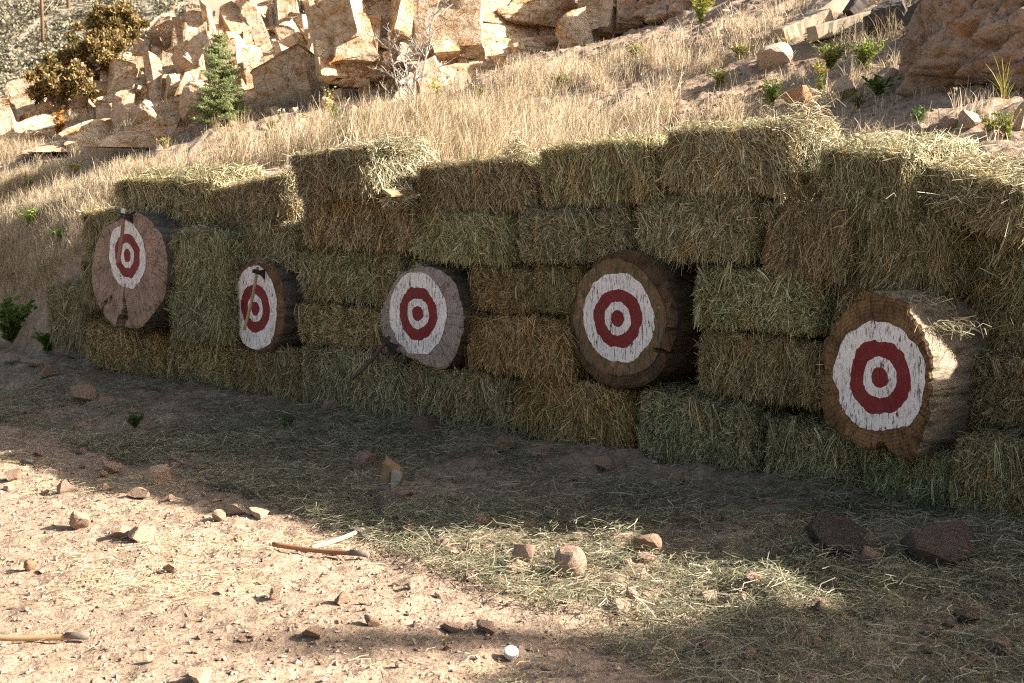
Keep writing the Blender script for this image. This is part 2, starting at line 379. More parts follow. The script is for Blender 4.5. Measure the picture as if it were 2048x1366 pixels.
M['steel_light'] = plain("bare_axe_steel", (.50, .46, .42), .45, .5, 30, .3)
M['timber'] = plain("weathered_timber", (.36, .28, .19), .85, 0, 9, .45, (1, .15, 1))
M['timber_pale'] = plain("pale_timber", (.46, .39, .29), .85, 0, 9, .35, (1, .15, 1))
M['charred'] = plain("dark_stump_wood", (.07, .055, .045), .9, 0, 9, .5)
M['card'] = plain("torn_cardboard", (.30, .19, .10), .85, 0, 12, .35)
M['card_white'] = plain("cardboard_print", (.27, .25, .22), .8, 0, 14, .4)
M['plastic_white'] = plain("white_plastic", (.55, .53, .52), .45, 0, 10, .1)
M['twine_red'] = plain("red_twine", (.36, .07, .06), .7)
M['twine_pink'] = plain("magenta_twine", (.22, .03, .08), .7)
M['twig'] = plain("pale_bare_bark", (.42, .37, .32), .8, 0, 20, .3)
M['pole'] = plain("utility_pole_wood", (.20, .12, .07), .85, 0, 3, .3)
M['wire'] = plain("steel_wire", (.25, .22, .2), .5)
M['leaf_yellow'] = plain("fallen_yellow_leaf", (.50, .30, .05), .6)
M['stem'] = plain("dry_stem", (.35, .25, .13), .8)
M['hill'] = plain("far_hillside", (.27, .225, .155), .95, 0, .08, .25)

# ------------------------------------------------------------------ ground, one sheet to the horizon
def spaced(lo, hi, step, far, ratio=1.22):
    c = list(np.arange(lo, hi, step)); d = step; x = c[-1]
    while x < far: d *= ratio; x += d; c.append(x)
    d = step; x = c[0]
    while x > -far: d *= ratio; x -= d; c.insert(0, x)
    return np.array(c)
gx = spaced(-7.5, 5.5, .032, 900); gy = spaced(3.9, 17.5, .034, 900)
GX, GY = np.meshgrid(gx, gy); GZ = H(GX, GY)
nx, ny = len(gx), len(gy)
idx = np.arange(nx * ny).reshape(ny, nx)
GF = np.stack([idx[:-1, :-1], idx[:-1, 1:], idx[1:, 1:], idx[1:, :-1]], -1).reshape(-1, 4)
g = obj("ground", mesh_np("ground", np.stack([GX, GY, GZ], -1).reshape(-1, 3), GF, M['dirt'], smooth=True))
tag(g, "tan stony dirt of the range floor and the hillside behind", "ground", kind="structure")

# far hillside, top left
hx = np.linspace(-260, 90, 90); hy = np.linspace(62, 420, 90); HX, HY = np.meshgrid(hx, hy)
def hillz(X, Y): return 2.2 + (Y - 62) * .33 + fbm(X * .03, Y * .03, 77, 4) * 6 * np.clip((Y - 62) / 30, 0, 1)
HZ = hillz(HX, HY); idx = np.arange(8100).reshape(90, 90)
HF = np.stack([idx[:-1, :-1], idx[:-1, 1:], idx[1:, 1:], idx[1:, :-1]], -1).reshape(-1, 4)
o = obj("hills", mesh_np("hills", np.stack([HX, HY, HZ], -1).reshape(-1, 3), HF, M['hill'], smooth=True))
tag(o, "far tan hillside dotted with grey brush at top left", "hillside", kind="structure")
n = 2600
by = 66 + 190 * rng.random(n) ** 1.5; bx = by * (-.40 + .19 * rng.random(n)); bz = hillz(bx, by)
br = rng.uniform(.35, .95, n); k = 90
cx = np.repeat(bx, k); cy = np.repeat(by, k); cz = np.repeat(bz, k); cr = np.repeat(br, k)
dv = norm(rng.normal(size=(n * k, 3))); dv[:, 2] = np.abs(dv[:, 2])
C = np.stack([cx, cy, cz], -1) + dv * (cr * rng.uniform(.4, 1, n * k))[:, None] * np.array([1.2, 1.2, .85])
d1 = norm(rng.normal(size=(n * k, 3))); L = cr * .12
P = np.stack([C - d1 * L[:, None], C + d1 * L[:, None]], 1)
V, F = ribbons(P, norm(np.cross(d1, rng.normal(size=(n * k, 3)))), L * .6)
o = obj("sagebrush", mesh_np("sagebrush", V, F, M['sage'])); tag(o, "grey sagebrush covering the far hillside", "brush", kind="stuff")

# ------------------------------------------------------------------ cliffs
def cliff(name, s0, s1, tb, top, batter, label, color, seed, rough=1.0, step=.028, nblocks=430):
    ss = np.arange(s0, s1, step); zz = np.linspace(0, 1, 165)
    S, Vv = np.meshgrid(ss, zz)
    z0 = 2.35; Z = z0 + (top(S) - z0) * Vv
    ws = S + fbm(S * 1.1, Z * 1.1, seed + 3, 3) * .35; wz = Z + fbm(S * 1.1, Z * 1.1, seed + 9, 3) * .22 - .12 * S
    D = -(Z - 3.0) * batter(S)
    f1, f2, cx, cy, rn = voronoi(ws * 1.0, wz * .62, seed)
    D = D + (rn(1) - .5) * 1.3 * rough - np.where(rn(2) > .3, .45 + rn(2), -.35) * (ws * 1.0 - cx) * .95 * rough - (rn(3) * 1.5 - .2) * (wz * .62 - cy) * 1.0 * rough
    D = D - .32 * np.exp(-((f2 - f1) / .045) ** 2) * rough
    g1, g2, dx, dy, rm = voronoi(ws * 2.7 + 13, wz * 2.2, seed + 40)
    D = D + (rm(1) - .5) * .30 * rough + - (rm(2) * 2.0 - .5) * (ws * 2.7 + 13 - dx) * .34 * rough - (rm(3) * 1.5 - .4) * .30 * (wz * 2.2 - dy) - .09 * np.exp(-((g2 - g1) / .06) ** 2)
    h1, h2, ex, ey, rq = voronoi(ws * 7.5, wz * 6.5, seed + 80)
    D = D + (rq(1) - .5) * .09 + (rq(2) - .5) * .2 * (ws * 7.5 - ex) * .3 + fbm(S * 9, Z * 9, seed + 60, 3) * .035
    tt = tb(S) - D
    # jitter the grid a little so that steps do not follow the rows
    Xc, Yc = xy(S + fbm(S * 14, Z * 14, seed + 5, 2) * .03, tt)
    P = np.stack([Xc, Yc, Z], -1)
    # the top runs back into the hill
    back = []
    for kk in (.35, .9, 2.0, 4.0):
        Xb, Yb = xy(S[-1], tt[-1] + kk); back.append(np.stack([Xb, Yb, Z[-1] + .12 * kk + fbm(S[-1] * 2, S[-1] * 0 + kk, seed, 3) * .25 - (kk > 3) * 2.5], -1))
    # both ends run back into the hill too
    P = np.concatenate([P, np.stack(back)], 0)
    endr = P[:, -1:, :] + np.array([Q * 2.5, Q * 2.5, 0]) ; endl = P[:, :1, :] + np.array([Q * 2.5, Q * 2.5, 0])
    er = [P[:, -1:, :] + np.array([Q * q, Q * q, 0]) + np.stack([np.full(P.shape[0], 1), np.full(P.shape[0], -1), np.zeros(P.shape[0])], -1)[:, None, :] * (fbm(P[:, -1, 2] * 2 + q, P[:, -1, 2] * 0 + q * 3, seed, 3) * .25)[:, None, None] for q in (.25, .5, .8, 1.2, 1.8, 2.5)]
    P = np.concatenate([endl, P] + er, 1)
    r, c_ = P.shape[:2]; inner = P[:165, 1:-6].copy(); idx = np.arange(r * c_).reshape(r, c_)
    F = np.stack([idx[:-1, :-1], idx[:-1, 1:], idx[1:, 1:], idx[1:, :-1]], -1).reshape(-1, 4)
    q = np.random.default_rng(seed + 1000); BV = []; BF = []; off = r * c_
    import bmesh
    bm = bmesh.new(); bmesh.ops.create_icosphere(bm, subdivisions=3, radius=1.7); S0 = np.array([v.co for v in bm.verts]); T0 = np.array([[v.index for v in f.verts] for f in bm.faces]); bm.free()
    for _ in range(nblocks):
        i = int(q.integers(2, 165) * (q.random() ** .25)); j = int(q.integers(0, inner.shape[1])); c = inner[i, j]; sj = ss[min(j, len(ss) - 1)]
        if c[2] < 2.7: continue
        V = S0.copy()
        for ax in range(3):
            for sg in (-1, 1):
                nn = np.zeros(3); nn[ax] = sg; nn = norm(nn + q.normal(0, .10, 3)); V = V - np.maximum(V @ nn - q.uniform(.55, .85), 0)[:, None] * nn
        for _k in range(3): nn = norm(q.normal(size=3)); V = V - np.maximum(V @ nn - q.uniform(.78, 1.1), 0)[:, None] * nn
        V = V * (1 + fbm(V[:, 0] * 4 + _, V[:, 1] * 4 + V[:, 2] * 3, seed + 7, 3) * .10)[:, None]
        rub = float(np.interp(sj, [-24, -13, -11, -9.5], [1, 1, .6, .25])); a = q.gamma(1.9, .075) + .05; a = min(a, .42)
        sc = np.array([a * q.uniform(.8, 1.5), a * q.uniform(.7, 1.1), a * q.uniform(.6, 1.9) if rub < .7 else q.uniform(.5, 1.1)])
        rot = np.array(Euler(((q.normal(-.25 - .35 * rub, .15), q.normal(-.12, .12), R(-45) + q.normal(1.05, .25)) if q.random() < .68 else (q.normal(0, .1 + .3 * rub), q.normal(-.15, .1 + .3 * rub), R(-45) + q.normal(0, .3 + .5 * rub)))).to_matrix())
        BV.append((V * sc) @ rot.T + c + np.array([-Q, -Q, 0]) * a * q.uniform(-.95, .0)); BF.append(T0 + off); off += len(V)
    allV = np.concatenate([P.reshape(-1, 3)] + BV); FF = [F] + ([np.concatenate(BF)] if BF else [])
    o = obj(name, mesh_np(name, allV, FF, M['cliff']), color=color)
    tag(o, label, "cliff", kind="structure"); return o
def topA(S): return np.interp(S, [-24, -21.5, -19, -17, -15.5, -13.5, -11.6, -10.4, -9.4, -9.0, -7.4, -5], [2.6, 3.15, 4.45, 5.8, 6.8, 6.8, 6.2, 5.2, 4.5, 4.6, 5.3, 5.4])
def tbA(S): return np.interp(S, [-24, -11.6, -11.0, -9.7, -9.3, -8.6, -8.3, -7.2, -6], [6.0, 6.0, 6.5, 6.9, 6.25, 6.8, 7.2, 8.3, 8.7]) + .12 * np.sin(S * 2.3)
def batA(S): return np.interp(S, [-24, -13, -11.0, -10.1, -9.35, -7, -5], [2.0, 2.3, 2.2, 1.6, .5, .55, .55])
cliff("cliff", -24, -6.9, tbA, topA, batA, "sunlit cream and orange blocky cliff above the dry grass", (1, .97, .92), 5)
def tbB(S): return 8.3 + .1 * np.sin(S * 2)
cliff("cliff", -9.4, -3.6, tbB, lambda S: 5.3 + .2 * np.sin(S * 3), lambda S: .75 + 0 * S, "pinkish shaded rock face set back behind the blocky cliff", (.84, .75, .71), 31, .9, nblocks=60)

# ------------------------------------------------------------------ rocks
def rock_mesh(name, seed, mat, sub=3, planes=9, keep=(.55, .9), rough=.05, squash=(1, 1, 1), knob=0):
    import bmesh
    r = np.random.default_rng(seed)
    bm = bmesh.new(); bmesh.ops.create_icosphere(bm, subdivisions=sub, radius=1)
    V = np.array([v.co for v in bm.verts])
    for _ in range(planes):
        nn = norm(r.normal(size=3)); dd = r.uniform(*keep)
        over = np.maximum(V @ nn - dd, 0); V = V - over[:, None] * nn
    V = V + V * (fbm(V[:, 0] * 3 + seed, V[:, 1] * 3 + V[:, 2] * 2, seed, 3) * rough)[:, None] + V * (fbm(V[:, 0] * 9, V[:, 2] * 9 + V[:, 1] * 7, seed + 2, 2) * rough * .5)[:, None]
    if knob:
        for sc_, am in ((5.5, 1.0), (12, .5)):
            f1, f2, _a, _b, rn = voronoi(V[:, 0] * sc_ + V[:, 1] * sc_ * .8, V[:, 2] * sc_ + V[:, 1] * sc_ * .35, seed)
            V = V * (1 + knob * am * (rn(1) - .5 - np.clip(f1, 0, 1) * .9))[:, None]
    V = V * np.array(squash); V /= np.abs(V).max(0)[None]
    for v, c in zip(bm.verts, V): v.co = c
    me = bpy.data.meshes.new(name); bm.to_mesh(me); bm.free(); me.materials.append(mat); return me
ROCKS = [rock_mesh("stone", 100 + i, M['stone'], 3, 13 + i % 5, (.34 + .03 * (i % 3), .78), .06) for i in range(12)]
ROUND = [rock_mesh("stone", 140 + i, M['stone'], 3, 4, (.75, .95), .06) for i in range(3)]
def stone(label, px, py, w, h, var=None, color=(1, 1, 1), hill=False, group=None, sink=.36, cat="stone", name="stone", deep=None, rot=None):
    """a stone whose foot is seen at px,py; w and h as seen in the photo"""
    p = on_hill(px, py) if hill else on_ground(px, py)
    k = p[1] / FPX; big_ = 1.12 if cat == 'boulder' else 1.25; a = w * k / 2 * big_; c = h * k / 2 * big_
    me = var if var is not None else ROCKS[int(px * 7 + py * 13) % len(ROCKS)]
    hz = float(H(p[0], p[1]))
    rr = random.Random(int(px * 31 + py * 17))
    o = obj(name, me, loc=(p[0], p[1] + a * .4, hz + c * (1 - sink)), rot=(rr.uniform(-.15, .15), rr.uniform(-.15, .15), rr.uniform(0, 6.28) if rot is None else rot), scale=(a, (deep or a * rr.uniform(.75, 1.0)), c * 1.12), color=color)
    return tag(o, label, cat, group)

# ------------------------------------------------------------------ hay bales
BL, BD, BH = .95, .46, .37
def bale_mesh(seed, cut=False, shaggy=1.0, nstr=6500):
    r = np.random.default_rng(seed)
    # core: a rounded, lumpy block with flake grooves
    nx_, ny_, nz_ = 40, 12, 16
    pts = []; quads = []
    def face(o_, du, dv, a, b_):
        i0 = len(pts)
        for i in range(a + 1):
            for j in range(b_ + 1): pts.append(o_ + du * i / a + dv * j / b_)
        for i in range(a):
            for j in range(b_): q = i0 + i * (b_ + 1) + j; quads.append((q, q + b_ + 1, q + b_ + 2, q + 1))
    A = np.array
    face(A([-.5, -.5, -.5]), A([1, 0, 0]), A([0, 0, 1]), nx_, nz_); face(A([.5, .5, -.5]), A([-1, 0, 0]), A([0, 0, 1]), nx_, nz_)
    face(A([-.5, -.5, .5]), A([1, 0, 0]), A([0, 1, 0]), nx_, ny_); face(A([-.5, .5, -.5]), A([1, 0, 0]), A([0, -1, 0]), nx_, ny_)
    face(A([-.5, .5, -.5]), A([0, -1, 0]), A([0, 0, 1]), ny_, nz_); face(A([.5, -.5, -.5]), A([0, 1, 0]), A([0, 0, 1]), ny_, nz_)
    P = A(pts) * A([BL - .03, BD - .03, BH - .03])
    def shape(P):
        half = A([BL, BD, BH]) / 2 - .018; rad = .085
        q = np.clip(P, -half + rad, half - rad); d = P - q; ln = np.linalg.norm(d, axis=1, keepdims=True)
        P2 = np.where(ln > 1e-6, q + d / np.maximum(ln, 1e-6) * np.minimum(ln, rad), P)
        groove = np.interp(np.abs((P2[:, 0] + fbm(P2[:, 2] * 5, P2[:, 0] * 3, seed, 2) * .03) / .105 % 1 - .5), [0, .38, .5], [0, 0, 1])
        nrm = P2 / A([BL, BD, BH]) * 2; nrm = np.sign(nrm) * np.abs(nrm) ** 6; nrm = norm(nrm)
        lump = fbm(P2[:, 0] * 5 + seed, P2[:, 2] * 6 + P2[:, 1] * 5, seed + 3, 3) * .03 - groove * .022
        return P2 + nrm * lump[:, None], nrm
    CV, _ = shape(P); CF = A(quads)
    # strands
    def side(n, kind):
        if kind == 'front': p = np.stack([r.uniform(-.5, .5, n), np.full(n, -.5), r.uniform(-.5, .5, n)], 1)
        elif kind == 'top': p = np.stack([r.uniform(-.5, .5, n), r.uniform(-.5, .5, n), np.full(n, .5)], 1)
        elif kind == 'edge': p = np.stack([r.uniform(-.5, .5, n), -.5 + np.abs(r.normal(0, .06, n)), np.full(n, .5)], 1)
        elif kind == 'bottom': p = np.stack([r.uniform(-.5, .5, n), r.uniform(-.5, -.2, n), np.full(n, -.5)], 1)
        elif kind == 'right': p = np.stack([np.full(n, .5), r.uniform(-.5, .5, n), r.uniform(-.5, .5, n)], 1)
        else: p = np.stack([np.full(n, -.5), r.uniform(-.5, .5, n), r.uniform(-.5, .5, n)], 1)
        p = p * A([BL - .02, BD - .02, BH - .02]); p, nn = shape(p)
        fl = np.floor(p[:, 0] / .105).astype(int) + 50
        bias = r.normal(0, .35, 200)[fl]
        if kind in ('front',):
            ph = bias + r.normal(0, .6 if not cut else 1.3, n) + fbm(p[:, 0] * 13, p[:, 2] * 9, seed + 8, 2) * 1.3
            d = np.stack([np.sin(ph), r.normal(0, .22 if not cut else .5, n) * shaggy, -np.cos(ph)], 1)
        elif kind == 'edge':
            ph = r.normal(0, .8, n); d = np.stack([np.sin(ph) * .7, -np.abs(np.cos(ph)), r.normal(.15, .55, n)], 1)
        elif kind == 'top':
            ph = r.normal(0, .9, n); d = np.stack([np.sin(ph), -np.cos(ph), r.normal(0, .3, n) * shaggy], 1)
        elif kind == 'bottom':
            ph = r.normal(0, .8, n); d = np.stack([np.sin(ph), -np.abs(np.cos(ph)) * .5, -np.abs(np.cos(ph)) * .7], 1)
        else:
            ph = r.normal(.3, .7, n); d = np.stack([r.normal(0, .3, n), np.sin(ph), -np.cos(ph)], 1)
        d = norm(d)
        lo, hi = (.025, .07) if cut else (.04, .125)
        L = r.uniform(lo, hi, n) * (1 + (r.random(n) > .95) * 1.0) * shaggy ** .5
        if kind == 'bottom': L *= .55
        lift = r.uniform(.0, .016, n) + (r.random(n) > .93) * r.uniform(0, .03, n) * shaggy
        mid = p + nn * (lift + .006)[:, None] + r.normal(0, .004, (n, 3))
        a = mid - d * (L / 2)[:, None] - nn * (r.uniform(-.004, .012, n))[:, None]
        b_ = mid + d * (L / 2)[:, None] + nn * (r.normal(0, .008, n) * shaggy)[:, None] + A([0, 0, -1]) * (L * .12)[:, None]
        sd = norm(np.cross(d, nn) + nn * r.normal(0, .5, n)[:, None])
        w = r.uniform(.0008, .0019, n)
        return ribbons(np.stack([a, mid, b_], 1), sd, w)
    SV, SF = join([side(int(nstr * .56), 'front'), side(int(nstr * .2), 'top'), side(int(nstr * .05), 'edge'), side(int(nstr * .07), 'bottom'), side(int(nstr * .1), 'right'), side(int(nstr * .08), 'left')])
    nt_ = 8; TP = []; TS = []; TW = []
    for _ in range(nt_):
        c0 = A([r.uniform(-.47, .47) * BL, -BD / 2, r.uniform(-.08, .5) * BH]); a0 = r.normal(0, .8); k = int(r.uniform(25, 70))
        ph = a0 + r.normal(0, .22, k); L = r.uniform(.05, .14, k); o_ = r.uniform(.05, .45, k)
        d = np.stack([np.sin(ph), -o_, -np.cos(ph)], 1); st_ = c0 + r.normal(0, 1, (k, 3)) * A([.018, .006, .012])
        p1 = st_ + d * (L * .5)[:, None]; p2 = st_ + d * A([1, .7, 1]) * L[:, None] + A([0, 0, -1]) * (L * .25)[:, None]
        TP.append(np.stack([st_, p1, p2], 1)); TS.append(norm(np.cross(d, r.normal(size=(k, 3))))); TW.append(r.uniform(.0008, .002, k))
    TV, TF = ribbons(np.concatenate(TP), np.concatenate(TS), np.concatenate(TW)); SF = np.concatenate([SF, TF + len(SV)]); SV = np.concatenate([SV, TV])
    V = np.concatenate([CV, SV]); F = np.concatenate([CF, SF + len(CV)])
    mi = np.concatenate([np.ones(len(CF)), np.zeros(len(SF))])
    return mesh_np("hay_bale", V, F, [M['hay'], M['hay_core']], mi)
COMB = [bale_mesh(11 + i, False, 1.1, 12500) for i in range(6)]
CUT = [bale_mesh(31 + i, True, .9, 16000) for i in range(3)]
SHAG = [bale_mesh(51 + i, False, 1.4, 12500) for i in range(3)]
GREY = (.98, .97, .92); OLIVE = (.95, .96, .84); GREEN = (.84, .94, .80); ORANGE = (1.14, .90, .60); BROWN = (1.02, .93, .82); GOLD = (1.05, .93, .72); PALE = (1.12, 1.08, .92)
bcount = [0]
def bale(label, xl, xr, yt, yb, kind='c', tint=GREY, off=0.0, tilt=0.0, yaw=0.0, depth=1.0, roll=0.0, pad=.95):
    xm, ym = (xl + xr) / 2, (yt + yb) / 2
    pc = on_face(xm, ym, off); pl = on_face(xl, ym, off); pr = on_face(xr, ym, off)
    w = float(np.hypot(*(pr - pl)[:2])); hgt = float(on_face(xm, yt, off)[2] - on_face(xm, yb, off)[2])
    heading = math.atan2(pr[1] - pl[1], pr[0] - pl[0])
    ms = {'c': COMB, 'k': CUT, 's': SHAG}[kind]; me = ms[bcount[0] % len(ms)]; bcount[0] += 1
    tdir = np.array([-math.sin(heading), math.cos(heading)])
    c = pc.copy(); c[:2] += tdir * BD / 2 * depth
    jt = np.random.default_rng(bcount[0]).normal(0, 1, 5)
    jd = np.random.default_rng(bcount[0] + 900).uniform(.86, 1.08, 1) * np.random.default_rng(bcount[0] + 500).uniform(.97, 1.03, 3)
    o = obj("hay_bale", me, loc=c + np.array([0, 0, 0]), rot=(roll + jt[0] * .015, tilt + jt[1] * .014, heading + yaw + jt[2] * .025),
            scale=(w / BL * pad, depth, hgt / BH * (pad + .01)), color=tuple((.85 * t + .15 * m0) * j for t, m0, j in zip(tint, (1.0, .945, .80), jd)))
    tag(o, label, "hay bale", "hay bales stacked into the wall"); return o
# top course, left to right
bale("lone bale with broad sunlit top at the left end of the top course", 222, 428, 338, 438, 's', OLIVE, 0, .0, 0, 1.2, .22)
bale("sloping brownish bale between the left end bale and the tallest left bale, top course", 424, 580, 352, 445, 'c', BROWN, .04, -.09, 0, 1, .08)
bale("tall protruding top course bale with sunlit right end above the small wooden wedge", 574, 740, 285, 388, 'c', GREY, -.30, -.02, 0, 1.35, .06)
bale("brown top course bale just right of the bale with the sunlit end", 825, 1062, 312, 428, 'c', BROWN, .05, -.05, 0, 1, .07)
bale("greyish green top course bale in the middle of the wall", 1064, 1306, 276, 405, 'c', OLIVE, 0, -.03, 0, 1, .08)
bale("highest bale of the wall, grey tan, top course over the green ringed log", 1308, 1596, 240, 383, 'c', GREY, -.03, -.02, 0, 1, .06)
bale("shaggy top course bale with sloping sunlit top, right of the dark gap", 1632, 1830, 276, 432, 's', OLIVE, .0, .07, 0, 1.2, .16)
bale("slumped loose bale falling away at the right end of the top course", 1812, 2070, 326, 446, 's', OLIVE, .12, .20, 0, 1.2, .15)
# second course
bale("narrow dark bale standing at the left end of the wall behind the split log", 158, 240, 420, 520, 's', BROWN, .1)
bale("grey bale under the sloping brownish bale, second course", 452, 592, 440, 540, 'c', GREY, .03)
bale("second course bale below the tall protruding bale", 590, 828, 388, 498, 'c', BROWN, -.03)
bale("green tinted second course bale above the grey log", 822, 1022, 425, 528, 'c', OLIVE, 0)
bale("pale combed second course bale right of the green tinted one", 1022, 1258, 408, 528, 'k', GREY, 0)
bale("second course bale directly above the green ringed log", 1258, 1515, 388, 524, 'c', GREY, .0)
bale("ragged brown bale leaning in the second course below the dark gap", 1518, 1700, 412, 560, 's', BROWN, -.03, .08)
bale("dark tousled bale with straggling strands above the rightmost log", 1700, 1890, 430, 580, 's', BROWN, .06, .03)
bale("tousled bale with sunlit top at the right edge, second course", 1876, 2100, 448, 600, 's', OLIVE, .30, .10, 0, 1.2, .12)
# third course
bale("brown bale low at the left end of the wall beside the split log", 160, 236, 520, 610, 's', BROWN, .1)
bale("green bale with a small sunlit crest right of the split log", 340, 455, 462, 572, 's', GREEN, -.15, .02)
bale("third course bale between the axe log and the grey log, upper", 588, 800, 500, 606, 'c', OLIVE, .0)
bale("orange brown fine cut bale right of the grey log, third course, left half", 935, 1062, 530, 630, 'k', GOLD, 0)
bale("orange brown fine cut bale touching the green ringed log, third course", 1060, 1165, 530, 630, 'k', GOLD, .02)
bale("grey green bale right of the green ringed log, third course", 1368, 1640, 532, 672, 'k', OLIVE, -.02)
bale("dark bale behind the top of the rightmost log", 1640, 1850, 570, 720, 's', BROWN, .12)
bale("tousled bale with drooping strands right above the sunlit log side", 1850, 2100, 580, 712, 's', OLIVE, .36, 0, 0, 1.1, .1)
# fourth course
bale("drooping green bale between the split log and the axe log, fourth course", 336, 455, 568, 682, 's', GREEN, -.15, .03)
bale("golden fine cut bale left of the grey log, fourth course", 584, 786, 606, 700, 'k', GOLD, 0)
bale("bright orange bale between the grey log and the green ringed log", 922, 1146, 634, 752, 'c', ORANGE, -.02)
bale("bale right of the green ringed log, fourth course, yellowish strands", 1378, 1650, 672, 800, 'c', GOLD, .02, .02)
bale("dark greenish bale right of the rightmost log, fourth course", 1908, 2100, 704, 872, 'k', OLIVE, .2, .0, 0, 1.2)
# bottom course
bale("orange brown bottom course bale under the split log", 162, 332, 655, 752, 'k', ORANGE, 0, .05)
bale("bottom course bale right of the one under the split log", 328, 468, 665, 775, 'k', GOLD, 0, .04)
bale("bottom course bale under the axe log", 464, 604, 690, 800, 'c', GOLD, 0, .03)
bale("grey green bottom course bale under the hanging hatchet", 598, 806, 700, 836, 'c', GREY, -.02, .05)
bale("bottom course bale below the grey log", 802, 1022, 740, 862, 'c', OLIVE, -.02, .05)
bale("orange bottom course bale below the bright orange bale", 1018, 1262, 760, 898, 'c', ORANGE, -.01, .05)
bale("greenish bottom course bale right of the orange one", 1258, 1520, 790, 945, 'k', OLIVE, -.02, .05)
bale("wide bottom course bale left below the rightmost log", 1516, 1720, 845, 1010, 'k', OLIVE, -.02, .04)
bale("bottom course bale directly below the rightmost log", 1716, 1900, 885, 1042, 'k', GREEN, -.05, .03)
bale("darkest bottom course bale at the right edge of the photo", 1890, 2110, 880, 1060, 'k', OLIVE, -.05, .0, 0, 1.2)
bale("bale beyond the right edge of the photo, third course", 2175, 2560, 612, 725, 's', OLIVE, .16)
bale("bale beyond the right edge of the photo, fourth course", 2105, 2450, 705, 880, 'c', OLIVE, .0)
bale("bale beyond the right edge of the photo, bottom course", 2115, 2460, 880, 1080, 'k', OLIVE, -.03)
bale("small pale bale lying behind the left end of the wall", 92, 172, 570, 690, 's', BROWN, .25)

